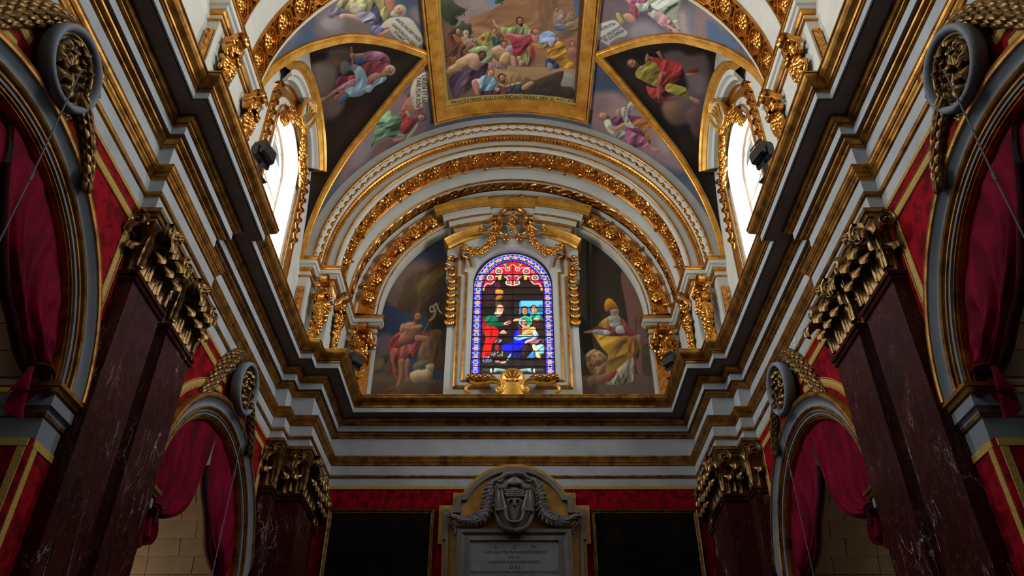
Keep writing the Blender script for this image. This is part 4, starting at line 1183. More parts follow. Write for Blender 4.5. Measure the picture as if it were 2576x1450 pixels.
# ---- two dark paintings and the crimson cloth behind them
for s, sd in ((-1, 'left'), (1, 'right')):
    r_ = root('damask_hanging', (s * 3, 18.74, 5), 'dark crimson cloth behind the %s dark painting, gold braid along its top' % sd, 'wall hanging')
    m = MB(); m.grid([[(s * x, 18.73, z) for z in (-1.6, 7.8)] for x in (1.2, 4.70)], 0, False); part(m, 'cloth', 'red_damask', r_)
    m = MB(); m.box((min(s * 1.2, s * 4.68), 18.71, 7.72), (max(s * 1.2, s * 4.68), 18.73, 7.80)); part(m, 'top_braid', 'gold_braid', r_)
    P_ = root('painting', (s * 3.16, 18.7, 2.6), 'very dark painting in thin gilt frame, %s of the stone monument' % sd, 'painting')
    x0, x1, z0, z1 = 1.87, 4.43, 2.7, 7.19
    m = MB(); m.box((min(s * x0, s * x1) + .06, 18.68, z0), (max(s * x0, s * x1) - .06, 18.72, z1 - .06)); part(m, 'canvas', 'dark_canvas', P_)
    pr = [(0, 18.73), (0, 18.64), (.02, 18.62), (.045, 18.63), (.06, 18.655), (.085, 18.66), (.105, 18.685)]
    co_ = lambda d: [(s * (x0 + d), z0 + d), (s * (x1 - d), z0 + d), (s * (x1 - d), z1 - d), (s * (x0 + d), z1 - d), (s * (x0 + d), z0 + d)]
    m = MB(); cols = [[(x, y, z) for x, z in co_(d)] for d, y in pr]
    for i in range(4): m.grid([[cols[j][i] for j in range(len(pr))], [cols[j][i + 1] for j in range(len(pr))]], 0, False)
    part(m, 'frame', 'gilt_old', P_)

# ---- stone monument with coat of arms and inscription
MON = root('wall_monument', (0, 18.6, 0), 'grey stone wall monument with shield, festoons and Latin inscription', 'monument')
def zm(x, y): return 1090 + x / 5, 1160 + y / 5
def outline(pts, R, y):
    pts = list(pts); xa = 1020 - math.sqrt(R * R - (793 - pts[-1][1]) ** 2); pts[-1] = (xa, pts[-1][1])
    a0 = math.atan2(793 - pts[-1][1], -(1020 - xa)); arc = [(1020 + R * math.cos(a_), 793 - R * math.sin(a_)) for a_ in np.linspace(a0, PI / 2, 13)][1:]
    L = pts + arc; L = L + [(2040 - a_, b_) for a_, b_ in reversed(L[:-1])]
    return [Y3(*zm(*p), y) for p in L]
L0 = [(70, 2300), (108, 1045), (55, 1045), (78, 560), (247, 558), (252, 402), (375, 400)]
L1 = [(112, 2300), (152, 985), (112, 985), (128, 602), (287, 602), (292, 437), (405, 435)]
L2 = [(165, 2300), (188, 925), (180, 835), (178, 650), (345, 650), (350, 492), (440, 490)]
m = MB(); a0_, a1_, a2_ = outline(L0, 755, 18.55), outline(L1, 721, 18.55), outline(L1, 721, 18.48)
m.grid([[(p[0], 18.76, p[2]), p, q, ] for p, q in zip(a0_, a1_)], 0, False); part(m, 'gilt_edge', 'gold_field', MON)
a3_ = outline(L2, 668, 18.48)
m = MB(); m.grid([[(p[0], 18.56, p[2]), p, q, (q[0], 18.60, q[2])] for p, q in zip(a2_, a3_)], 0, False); part(m, 'stone_frame', 'grey_marble', MON)
m = MB(); q = [(p[0], 18.58, p[2]) for p in a3_]; m.add(q, [tuple(range(len(q)))]); part(m, 'gilt_field', 'gold_field', MON)
def rect_px(x0, y0, x1, y1, y): return [Y3(*zm(x0, y0), y), Y3(*zm(x1, y0), y), Y3(*zm(x1, y1), y), Y3(*zm(x0, y1), y)]
steps = [(300, 855, 18.58), (300, 855, 18.40), (352, 900, 18.40), (400, 930, 18.46), (445, 985, 18.43), (460, 1000, 18.43), (466, 1012, 18.48)]
m = MB(); R_ = []
for x, y, d in steps:
    a_, b_ = Y3(*zm(x, y), d), Y3(*zm(2040 - x, y), d); R_.append([(a_[0], d, 2.0), a_, b_, (b_[0], d, 2.0)])
for i in range(3): m.grid([[R_[j][i] for j in range(len(R_))], [R_[j][i + 1] for j in range(len(R_))]], 0, False)
part(m, 'tablet_frame', 'grey_marble', MON)
m = MB(); m.add(R_[-1], [(0, 1, 2, 3)]); part(m, 'tablet', 'tablet_marble', MON)

def text_mesh(s_, size, xform, width=None):
    cu = bpy.data.curves.new('lettering', 'FONT'); cu.body = s_; cu.size = 1.0; cu.align_x = 'CENTER'; cu.resolution_u = 3
    o = bpy.data.objects.new('tmp', cu); COL.objects.link(o)
    dg = bpy.context.evaluated_depsgraph_get(); me = bpy.data.meshes.new_from_object(o.evaluated_get(dg))
    bpy.data.objects.remove(o); bpy.data.curves.remove(cu)
    co_ = np.empty(len(me.vertices) * 3); me.vertices.foreach_get('co', co_); co_ = co_.reshape(-1, 3)
    wd = co_[:, 0].max() - co_[:, 0].min(); kx = (width / wd) if width else size
    out = np.array([xform(p[0] * kx, p[1] * size) for p in co_]); me.vertices.foreach_set('co', out.ravel()); me.update()
    me.materials.clear(); me.materials.append(MATS['lettering']); me.name = 'lettering'
    return me
lines = [('D          O          M', 1108, 50, 500), ('DIVO PAULO MELITENSIUM PROTOPARENTI', 1168, 36, 790), ('H I C', 1232, 40, 130), ('NAUFRAGO HUMANISSIME RECEPTO', 1292, 38, 640),
         ('U B I', 1360, 42, 120), ('PUBLII INSULAE PRINCIPIS PRIMI PRAESULIS & MARTYRIS OLIM AEDES', 1420, 38, 1110), ('AD SACRAM HANC AEDEM', 1480, 38, 560)]
for tx, yy, hh, ww in lines:
    obj('lettering', text_mesh(tx, hh * 1.38, lambda a_, b_, yy=yy: Y3(*zm(1025 + a_, yy - b_), 18.475), ww), MON)
# coat of arms
m = MB(); P = []
for i in range(25):
    t = i / 24; yy = 150 + 735 * t
    hw_ = 265 * (math.sin(PI * min(1, .16 + .62 * t)) ** .8) * (1 if t < .75 else math.sqrt(max(.04, 1 - ((t - .75) / .27) ** 2)))
    row = []
    for j in range(17):
        q = -1 + j / 8; x, y_, z = Y3(*zm(1020 + hw_ * q, yy), 18.40); row.append((x, 18.42 - .26 * math.sqrt(max(0, 1 - q * q)) * (.55 + .45 * math.sin(PI * t)) - .02 * math.cos(7 * q), z))
    P.append(row)
m.grid(P, 0, True); part(m, 'shield', 'grey_marble', MON)
for fl in (0, 1):
    g = (lambda q: [(2040 - a_, b_) for a_, b_ in q]) if fl else (lambda q: q)
    def zt(q, y, r_, nm, parent=MON):
        m = MB(); q2 = smooth_pts(g(q), 4); rr = [float(np.interp(i / (len(q2) - 1), np.linspace(0, 1, len(r_)), r_)) for i in range(len(q2))]
        m.tube([Y3(*zm(*p), y) for p in q2], rr, 7); return part(m, nm, 'grey_marble', parent)
    zt([(1020, 165), (920, 175), (860, 215), (815, 240), (835, 265), (880, 240)], 18.24, [.08, .07, .06, .05, .04, .04], 'scroll')
    zt([(1020, 290), (930, 290), (900, 330), (850, 350), (830, 320), (850, 310)], 18.14, [.05, .05, .05, .06, .05, .04], 'scroll')
    zt([(850, 340), (865, 440), (890, 540), (905, 600), (860, 620), (780, 630)], 18.15, [.05, .05, .05, .06, .05, .04], 'scroll')
    zt([(905, 600), (915, 700), (950, 760), (1020, 775)], 18.13, [.05, .045, .04, .05], 'scroll')
    zt([(790, 640), (830, 770), (900, 850), (1020, 880)], 18.25, [.05, .06, .07, .08], 'scroll')
    zt([(930, 530), (960, 490), (1000, 490), (1015, 530), (1000, 570)], 18.12, [.02, .035, .03, .03, .02], 'charge')
    fs = smooth_pts(g([(790, 235), (715, 330), (690, 450), (690, 560), (640, 680), (540, 740), (430, 755), (330, 740), (225, 690)]), 4)
    m = MB(); m.tube([Y3(*zm(*p), 18.42) for p in fs], [.05 + .07 * math.sin(PI * i / (len(fs) - 1)) for i in range(len(fs))], 7); fo = part(m, 'festoon', 'grey_marble', MON)
    pg = globals().setdefault('_podstone', pod_mesh('leaf', .17, .055, 'grey_marble'))
    for i in range(95):
        t = (i + .5) / 95 * (len(fs) - 1.01); k_ = int(t); u = fs[k_][0] + (fs[k_ + 1][0] - fs[k_][0]) * (t - k_); v = fs[k_][1] + (fs[k_ + 1][1] - fs[k_][1]) * (t - k_)
        dx, dy = fs[k_ + 1][0] - fs[k_][0], fs[k_ + 1][1] - fs[k_][1]; L = math.hypot(dx, dy) + 1e-6; e = ((i % 5) - 2) / 2 * 58 * math.sin(PI * (.1 + .85 * t / len(fs)))
        p = Y3(*zm(u - dy / L * e, v + dx / L * e), 18.33 + .05 * abs(e) / 60)
        obj('leaf', pg, fo, Matrix.Translation(p) @ Matrix.Rotation(math.atan2(dx, -dy) + e / 70, 4, 'Y') @ Matrix.Scale(rng.uniform(.8, 1.15), 4))
    m = MB(); c_ = Y3(*zm(*g([(213, 680)])[0]), 18.44); P = [[(c_[0] + rr * math.cos(b_), 18.46 - d, c_[2] + rr * math.sin(b_)) for rr, d in ((.07, 0), (.07, .06), (.045, .05), (.03, .02), (.02, .06), (.0, .065))] for b_ in np.linspace(0, 2 * PI, 15)]
    m.grid(P, 0, True); part(m, 'scroll_eye', 'grey_marble', MON)
    zt([(213, 740), (235, 800), (280, 860), (270, 910), (255, 930)], 18.44, [.05, .06, .04, .035, .02], 'ribbon')
m = MB()
for k_ in range(4):
    for j in range(4): 
        a_ = Y3(*zm(890 + 65 * j + (20 if k_ % 2 else 0), 360 + 24 * k_), 18.13); b_ = Y3(*zm(950 + 65 * j + (20 if k_ % 2 else 0), 378 + 24 * k_), 18.13)
        m.box((a_[0], 18.11, b_[2]), (b_[0], 18.17, a_[2]))
tag(part(m, 'carved_wall', 'grey_marble', MON), kind='stuff')
# ================================================================== CANVASES for the frescoes, murals and the stained glass
def box_blur(a, r):
    if r < 1: return a
    for ax in (0, 1):
        p = np.pad(a, [(r + 1, r) if i == ax else (0, 0) for i in (0, 1)], mode='edge'); c = np.cumsum(p, axis=ax)
        n_ = 2 * r + 1
        a = (np.take(c, range(n_, c.shape[ax]), ax) - np.take(c, range(0, c.shape[ax] - n_), ax)) / n_
    return a
class Canvas:
    """a painter's canvas; coordinates are those of the picture being painted"""
    def __init__(s, x0, y0, x1, y1, bg, k=2.0, org=(0, 0, 1.0), seed=1):
        s.x0, s.y0, s.k = x0, y0, k; s.w, s.h = int((x1 - x0) * k), int((y1 - y0) * k)
        s.img = np.tile(np.array(bg, float) / 255, (s.h, s.w, 1)); s.org = org; s.r = np.random.RandomState(seed)
        s.yy, s.xx = np.mgrid[0:s.h, 0:s.w].astype(float)
    def T(s, pts):
        ox, oy, z = s.org; p = np.array(pts, float)
        return np.stack([(p[:, 0] / z + ox - s.x0) * s.k, (p[:, 1] / z + oy - s.y0) * s.k], 1)
    def noise(s, cell, oct=4, stretch=(1, 1)):
        out = np.zeros((s.h, s.w)); A = 1; tot = 0
        for o in range(oct):
            c = cell * s.k / 2 ** o
            if c < 1.5: break
            gy, gx = s.yy / (c * stretch[1]), s.xx / (c * stretch[0])
            g = s.r.rand(int(gy.max()) + 3, int(gx.max()) + 3); iy, ix = gy.astype(int), gx.astype(int); fy, fx = gy - iy, gx - ix
            fy, fx = fy * fy * (3 - 2 * fy), fx * fx * (3 - 2 * fx)
            out += A * ((g[iy, ix] * (1 - fx) + g[iy, ix + 1] * fx) * (1 - fy) + (g[iy + 1, ix] * (1 - fx) + g[iy + 1, ix + 1] * fx) * fy); tot += A; A *= .5
        return out / tot
    def clouds(s, cell, c1, c2, lo=.35, hi=.65, mask=None):
        n_ = np.clip((s.noise(cell) - lo) / (hi - lo), 0, 1)[..., None]; c = np.array(c1) / 255 * (1 - n_) + np.array(c2) / 255 * n_
        if mask is None: s.img = c
        else: s.img = s.img * (1 - mask[..., None]) + c * mask[..., None]
    def mask(s, pts, soft=1, smooth=True):
        p = s.T(pts)
        if smooth and len(p) > 2:
            q = []; n_ = len(p)
            for i in range(n_):
                a_, b_, c, d = p[(i - 1) % n_], p[i], p[(i + 1) % n_], p[(i + 2) % n_]
                for t in (0, .25, .5, .75): q.append(.5 * (2 * b_ + (c - a_) * t + (2 * a_ - 5 * b_ + 4 * c - d) * t * t + (3 * b_ - a_ - 3 * c + d) * t ** 3))
            p = np.array(q)
        pad = int(soft * 3 + 3); m_ = np.zeros((s.h, s.w))
        xa, xb = max(0, int(p[:, 0].min()) - pad), min(s.w, int(p[:, 0].max()) + pad + 1); ya, yb = max(0, int(p[:, 1].min()) - pad), min(s.h, int(p[:, 1].max()) + pad + 1)
        if xa >= xb or ya >= yb: return m_, (0, 1, 0, 1)
        X, Y = s.xx[ya:yb, xa:xb] + .5, s.yy[ya:yb, xa:xb] + .5; ins = np.zeros(X.shape, bool)
        for (ax, ay), (bx, by) in zip(p, np.roll(p, -1, 0)):
            if ay == by: continue
            ins ^= ((ay > Y) != (by > Y)) & (X < (bx - ax) * (Y - ay) / (by - ay) + ax)
        m_[ya:yb, xa:xb] = box_blur(ins.astype(float), int(soft))
        return m_, (ya, yb, xa, xb)
    def blob(s, pts, col, soft=1, smooth=True, folds=None, form=.24, vary=.10, alpha=1.0, light=(-.5, -.8)):
        """fill; form = modelling light to dark, folds = (angle, wavelength, strength) for drapery"""
        m_, (ya, yb, xa, xb) = s.mask(pts, soft, smooth); M_ = m_[ya:yb, xa:xb]; X, Y = s.xx[ya:yb, xa:xb] / s.k, s.yy[ya:yb, xa:xb] / s.k
        sh = np.ones(M_.shape)
        if form:
            r_ = max(2, int(min(M_.shape) * .16)); b_ = box_blur(box_blur(np.pad(M_, r_), r_), r_)
            gy, gx = np.gradient(b_); g = (gx * light[0] + gy * light[1])[r_:-r_, r_:-r_]; g = g / (np.abs(g).max() + 1e-6); sh -= form * g
        if folds:
            an, wl_, st = folds; a_ = math.radians(an); t = X * math.cos(a_) + Y * math.sin(a_); u = -X * math.sin(a_) + Y * math.cos(a_); ph = s.r.uniform(0, 6, 4)
            f_ = np.zeros(M_.shape); ext = max(float(np.ptp(u)), 1); n_ = int(min(60, max(4, 2.2 * M_.sum() / s.k ** 2 / (wl_ * wl_ * 1.2))))
            ys_, xs_ = np.nonzero(M_ > .5)
            for q in range(n_ if len(ys_) else 0):      # separate brush strokes, some lighter and some darker
                i_ = s.r.randint(len(ys_)); t0, u0 = t[ys_[i_], xs_[i_]], u[ys_[i_], xs_[i_]]; L_ = wl_ * s.r.uniform(.9, 2.2); wd_ = wl_ * s.r.uniform(.10, .26); cv = s.r.uniform(-.5, .5); sl = s.r.uniform(-.35, .35)
                du = u - u0; dt = t - t0 - sl * du - cv * du * du / L_
                f_ += (1 if q % 2 else -1.15) * np.exp(-(dt / wd_) ** 2) * np.clip(1.4 - np.abs(du) / L_ * 1.4, 0, 1)
            sh += st * 1.25 * np.clip(f_, -1.6, 1.6)
        if vary: sh += vary * (s.r.rand(*M_.shape) - .5) * .6
        c = np.clip(np.array(col)[None, None] / 255 * sh[..., None], 0, 1); a_ = (M_ * alpha)[..., None]
        s.img[ya:yb, xa:xb] = s.img[ya:yb, xa:xb] * (1 - a_) + c * a_
    def ell(s, cx, cy, rx, ry, col, rot=0, **kw):
        a_ = math.radians(rot); kw.setdefault('smooth', False)
        s.blob([(cx + rx * math.cos(t) * math.cos(a_) - ry * math.sin(t) * math.sin(a_), cy + rx * math.cos(t) * math.sin(a_) + ry * math.sin(t) * math.cos(a_)) for t in np.linspace(0, 2 * PI, 20)[:-1]], col, **kw)
    def line(s, pts, w_, col, alpha=1.0, smooth=True):
        p = smooth_pts(pts, 5) if smooth and len(pts) > 2 else pts; p = s.T(p); w_ = w_ / s.org[2] * s.k / 2; pad = int(w_ + 3)
        xa, xb = max(0, int(p[:, 0].min()) - pad), min(s.w, int(p[:, 0].max()) + pad + 1); ya, yb = max(0, int(p[:, 1].min()) - pad), min(s.h, int(p[:, 1].max()) + pad + 1)
        if xa >= xb or ya >= yb: return
        X, Y = s.xx[ya:yb, xa:xb], s.yy[ya:yb, xa:xb]; D = np.full(X.shape, 1e9)
        for (ax, ay), (bx, by) in zip(p[:-1], p[1:]):
            dx, dy = bx - ax, by - ay; L = dx * dx + dy * dy + 1e-9; t = np.clip(((X - ax) * dx + (Y - ay) * dy) / L, 0, 1); D = np.minimum(D, np.hypot(X - ax - t * dx, Y - ay - t * dy))
        a_ = (np.clip(w_ + .5 - D, 0, 1) * alpha)[..., None]; s.img[ya:yb, xa:xb] = s.img[ya:yb, xa:xb] * (1 - a_) + np.array(col) / 255 * a_
    def head(s, x, y, r_, ang=0, skin=(198, 146, 116), hair=(70, 45, 32), beard=None, bald=0):
        """ang: direction of the crown of the head, degrees clockwise from up"""
        a_ = math.radians(ang); R = lambda dx, dy: (x + r_ * (dx * math.cos(a_) - dy * math.sin(a_)), y + r_ * (dx * math.sin(a_) + dy * math.cos(a_)))
        s.ell(*R(0, -.25), r_ * .98, r_ * 1.02, hair, ang, form=.2); s.ell(*R(.08, .06), r_ * .70, r_ * .95, skin, ang, form=.3)
        if bald: s.ell(*R(.05, -.7), r_ * .6, r_ * .42, skin, ang, form=.2)
        if beard: s.blob([R(-.55, .35), R(-.2, .55), R(.3, .5), R(.68, .3), R(.55, 1.0), R(.15, 1.45), R(-.3, 1.1)], beard, form=.2)
        d = tuple(c * .42 for c in skin)
        for e in (-.26, .34):
            s.ell(*R(e, -.10), r_ * .13, r_ * .07, d, ang, form=0); s.line([R(e - .18, -.26), R(e + .16, -.28)], r_ * .08, d, .7, False)
        s.line([R(.08, -.1), R(.15, .28), R(.02, .30)], r_ * .10, tuple(c * .68 for c in skin), .9, False); s.line([R(-.15, .52), R(.25, .52)], r_ * .10, (130, 55, 50), .9, False)
    def gain(s, g, sat=1.0):
        m_ = s.img.mean(2, keepdims=True); s.img = np.clip((m_ + (s.img - m_) * sat) * g, 0, 1)
    def sample(s, u, v):
        x = np.clip((u - s.x0) * s.k - .5, 0, s.w - 1.001); y = np.clip((v - s.y0) * s.k - .5, 0, s.h - 1.001); ix, iy = x.astype(int), y.astype(int); fx, fy = (x - ix)[:, None], (y - iy)[:, None]
        c = (s.img[iy, ix] * (1 - fx) + s.img[iy, ix + 1] * fx) * (1 - fy) + (s.img[iy + 1, ix] * (1 - fx) + s.img[iy + 1, ix + 1] * fx) * fy
        return np.where(c <= .04045, c / 12.92, ((c + .055) / 1.055) ** 2.4)
CV = {}
SK = (202, 150, 120)

def paint_crown():
    c = CV['crown'] = Canvas(1080, -75, 1490, 300, (132, 96, 74), 2.2, (1050, 0, 4.394), 3); B = c.blob
    c.clouds(40, (150, 126, 124), (176, 154, 146))
    B([(250, 280), (330, 240), (420, 330), (560, 380), (700, 420), (1000, 700), (1750, 740), (1760, 1300), (250, 1300)], (128, 92, 70), 3, form=0)
    c.ell(850, 20, 70, 45, (132, 158, 196), soft=8, form=0)
    B([(560, 260), (600, 190), (700, 160), (790, 130), (880, 70), (950, 30), (1000, -100), (1010, -330), (1900, -330), (1900, 760), (1300, 740), (1000, 700), (900, 480), (600, 400)], (164, 116, 78), 2, form=.1, folds=(75, 30, .10))
    B([(1350, -330), (1500, -330), (1560, 60), (1490, 330), (1360, 300)], (142, 100, 70), 9, form=0, folds=(0, 26, .08)); B([(1700, -300), (1850, -300), (1800, 170), (1740, 120)], (96, 110, 140), 5, form=0)
    B([(780, 690), (1100, 735), (1750, 770), (1750, 960), (1300, 890), (1080, 800), (830, 800)], (178, 136, 94), 2, form=.05)
    B([(820, 770), (1000, 790), (1170, 820), (1180, 880), (1090, 950), (900, 900)], (168, 132, 84), 2, form=.2, folds=(20, 12, .08))
    B([(1600, 800), (1740, 850), (1730, 1000), (1640, 960), (1590, 900)], (152, 148, 130), 2, form=.2)
    B([(1150, 1040), (1230, 960), (1300, 890), (1590, 785), (1612, 840), (1585, 950), (1690, 960), (1740, 1010), (1735, 1090), (1300, 1080)], (62, 52, 38), 2, form=.35, folds=(60, 14, .12))
    for q in ([(250, -20), (380, 5), (440, 60), (530, 105), (500, 160), (430, 190), (450, 235), (400, 300), (350, 260), (290, 220), (250, 120)], [(440, 300), (500, 255), (580, 280), (605, 360), (560, 400), (480, 350)], [(860, -40), (1000, -60), (930, 30), (880, 20)]):
        B(q, (66, 70, 46), 2, form=.5)
        for i in range(26):
            a_, b_ = q[i % len(q)]; B([(a_ + c.r.uniform(-30, 30), b_ + c.r.uniform(-28, 28)) for _ in range(4)], (74 + i % 3 * 12, 80 + i % 4 * 8, 52), 1, form=.2)
    # distant onlookers
    B([(1500, 170), (1550, 85), (1640, 150), (1700, 130), (1785, 190), (1790, 300), (1650, 390), (1520, 340)], (150, 128, 108), 4, form=.35, folds=(40, 16, .15), alpha=.8)
    for x, y in ((1540, 110), (1620, 150), (1710, 160), (1610, 240)): c.head(x, y, 26, 10, (172, 126, 104), (120, 92, 78))
    B([(1500, 270), (1610, 270), (1640, 330), (1540, 340)], (112, 118, 124), 2, folds=(70, 9, .15)); B([(1650, 250), (1760, 250), (1780, 330), (1660, 340)], (146, 122, 84), 2, folds=(60, 9, .15))
    c.head(1712, 490, 34, -10, (190, 130, 108), (110, 64, 48)); B([(1660, 550), (1720, 520), (1765, 560), (1755, 610), (1670, 600)], (176, 116, 98), 2)
    # left: brown-robed man, old man, seated man in yellow
    B([(400, 320), (470, 330), (500, 420), (535, 500), (510, 610), (420, 660), (330, 690), (305, 610), (300, 500), (335, 390)], (106, 62, 42), 1, folds=(20, 17, .22)); B([(390, 380), (460, 410), (525, 500), (480, 515), (420, 440)], (158, 98, 50), 1, folds=(50, 8, .15))
    B([(330, 640), (420, 620), (480, 560), (440, 700), (360, 720)], (130, 78, 52), 1, folds=(30, 8, .2)); c.head(448, 345, 34, -5, (200, 146, 118), (66, 40, 30))
    B([(480, 410), (560, 420), (650, 510), (600, 550), (520, 490)], (176, 140, 118), 1, folds=(40, 9, .12)); c.head(535, 372, 34, 5, (198, 152, 128), (176, 166, 150), (200, 188, 166)); B([(500, 560), (600, 490), (620, 520), (520, 590)], (122, 92, 66), 1)
    for x, y in ((600, 450), (640, 440)): c.head(x, y, 26, 0, (190, 138, 112), (150, 112, 80))
    B([(690, 400), (760, 350), (830, 370), (860, 470), (800, 520), (700, 500), (655, 440)], (174, 162, 84), 1, folds=(25, 13, .18)); B([(700, 420), (740, 400), (745, 440), (710, 450)], (166, 60, 40), 2)
    B([(820, 410), (870, 420), (925, 465), (880, 500), (840, 510)], (50, 86, 82), 1, folds=(40, 8, .2)); c.head(846, 340, 32, 12, SK, (96, 56, 36))
    B([(870, 370), (930, 370), (950, 440), (900, 460)], (110, 74, 58), 2); c.head(930, 430, 26, 0, (150, 100, 80), (60, 40, 32))
    # central standing man in green and crimson
    B([(1050, 590), (1110, 610), (1180, 600), (1290, 540), (1300, 640), (1240, 730), (1110, 720), (1080, 640)], (130, 84, 62), 2)
    B([(1240, 500), (1295, 560), (1260, 650), (1230, 735), (1215, 640)], (164, 48, 56), 1, folds=(10, 8, .2)); B([(1130, 570), (1230, 500), (1240, 620), (1218, 718), (1165, 690), (1108, 665)], (160, 166, 92), 1, folds=(5, 9, .2))
    B([(1128, 665), (1172, 680), (1155, 722), (1122, 716)], SK, 1)
    B([(955, 355), (1100, 372), (1285, 350), (1300, 420), (1220, 520), (1185, 600), (1100, 622), (1048, 590), (1042, 480), (1000, 410)], (176, 62, 70), 1, folds=(60, 18, .24)); B([(970, 362), (1100, 376), (1260, 365), (1240, 410), (1120, 430), (1020, 405)], (206, 116, 118), 2, folds=(80, 10, .12))
    B([(900, 290), (1000, 308), (1100, 285), (1190, 270), (1255, 345), (1190, 385), (960, 360), (912, 335)], (158, 168, 106), 1, folds=(15, 12, .2)); B([(905, 325), (860, 295), (832, 232), (848, 226), (880, 276), (915, 295)], SK, 1)
    c.head(1135, 238, 44, -14, (176, 116, 88), (58, 34, 26), (62, 38, 28))
    # right: stooping man in blue and ochre
    B([(1430, 640), (1530, 680), (1570, 752), (1430, 755)], (52, 58, 96), 1, folds=(20, 9, .25)); B([(1440, 700), (1490, 710), (1490, 780), (1440, 780)], (150, 140, 134), 1)
    B([(1255, 480), (1420, 478), (1500, 480), (1570, 455), (1640, 520), (1660, 640), (1722, 705), (1645, 755), (1540, 690), (1460, 640), (1418, 655), (1430, 560), (1330, 525)], (196, 140, 46), 1, folds=(55, 17, .28))
    B([(1365, 372), (1460, 340), (1556, 405), (1550, 440), (1480, 470), (1400, 495), (1320, 480), (1325, 430)], (150, 168, 196), 1, folds=(60, 15, .18)); B([(1450, 440), (1550, 415), (1560, 440), (1500, 500), (1465, 515)], (182, 160, 176), 1, folds=(30, 8, .15))
    B([(1270, 380), (1340, 370), (1350, 440), (1310, 480), (1270, 430)], (200, 130, 110), 1); c.head(1312, 355, 40, -60, (196, 138, 110), (134, 70, 44))
    # kneeling man with the jar
    B([(820, 690), (930, 720), (1000, 735), (960, 765), (830, 745)], (142, 112, 142), 1, folds=(10, 10, .2)); B([(820, 540), (910, 500), (1010, 530), (1030, 620), (930, 640), (850, 600)], SK, 1, form=.4)
    B([(980, 520), (1040, 500), (1050, 570), (1000, 570)], (176, 160, 186), 1, folds=(20, 7, .15)); B([(830, 640), (900, 690), (960, 720), (900, 730), (830, 680)], (196, 142, 112), 1); B([(1030, 620), (1080, 640), (1085, 740), (1045, 720)], SK, 1); B([(770, 690), (820, 650), (830, 740), (800, 760)], SK, 1)
    c.head(958, 498, 42, -8, (176, 122, 96), (96, 60, 44)); c.ell(972, 655, 62, 84, (190, 152, 102), 24, form=.45); c.ell(945, 705, 40, 22, (150, 112, 74), 30)
    # bare-chested man under the hat
    B([(355, 860), (480, 780), (600, 745), (700, 735), (775, 695), (775, 770), (690, 870), (570, 900), (540, 990), (410, 1090), (370, 1000)], (70, 48, 66), 1, folds=(35, 22, .3)); B([(520, 870), (600, 840), (640, 900), (560, 1010), (430, 1090), (400, 1060)], (92, 66, 72), 2, folds=(40, 14, .25))
    B([(620, 880), (685, 880), (694, 1050), (655, 1055), (600, 930)], (190, 136, 106), 1, form=.4); B([(570, 590), (640, 585), (700, 650), (690, 730), (660, 780), (580, 745), (550, 690), (440, 705), (425, 675), (520, 620)], (208, 158, 124), 1, form=.45)
    B([(330, 765), (430, 690), (540, 665), (572, 705), (525, 775), (345, 815)], (176, 138, 94), 1, form=.4, folds=(70, 8, .1)); B([(560, 560), (700, 508), (815, 535), (835, 640), (785, 695), (700, 690), (765, 630), (740, 575), (650, 590)], (162, 168, 112), 1, form=.4, folds=(30, 13, .12)); c.head(715, 615, 44, 20, (120, 74, 56), (52, 32, 26), (60, 36, 30))
    # two men in front
    B([(690, 985), (880, 950), (1030, 960), (1010, 1040), (760, 1050), (700, 1050)], (96, 52, 58), 1, folds=(15, 14, .3)); B([(690, 860), (780, 828), (850, 865), (880, 970), (760, 1005), (690, 975)], (130, 170, 184), 1, folds=(30, 14, .22)); B([(660, 890), (700, 870), (720, 920), (690, 940)], (214, 214, 210), 1)
    c.head(808, 812, 44, 25, (206, 156, 126), (150, 92, 60)); B([(880, 915), (980, 940), (1140, 905), (1110, 955), (950, 962)], (184, 164, 84), 1, folds=(10, 9, .2)); B([(1005, 965), (1130, 928), (1195, 990), (1120, 1035), (1010, 1030)], (66, 66, 84), 1, folds=(20, 10, .25))
    B([(1150, 960), (1255, 895), (1285, 925), (1235, 962), (1175, 995)], (196, 140, 108), 1); c.head(935, 868, 44, -12, (190, 132, 104), (56, 36, 28), (84, 54, 40)); B([(860, 985), (910, 970), (900, 1010), (870, 1010)], SK, 1)
    # lettered strip and borders
    B([(300, 1190), (330, 1112), (500, 1083), (760, 1052), (1030, 1040), (1300, 1048), (1550, 1070), (1730, 1106), (1765, 1190), (1400, 1128), (1030, 1112), (700, 1135)], (210, 182, 96), 1, False, form=0); B([(280, 1330), (300, 1188), (700, 1132), (1030, 1110), (1400, 1126), (1770, 1188), (1790, 1330)], (206, 172, 84), 1, False, form=0)
    B([(180, -330), (245, -330), (262, 170), (342, 1112), (300, 1200)], (196, 164, 84), 1, False, form=0); B([(1880, -330), (1808, -330), (1780, 250), (1732, 1108), (1770, 1200)], (104, 60, 34), 1, False, form=0)
    c.gain(1.0)

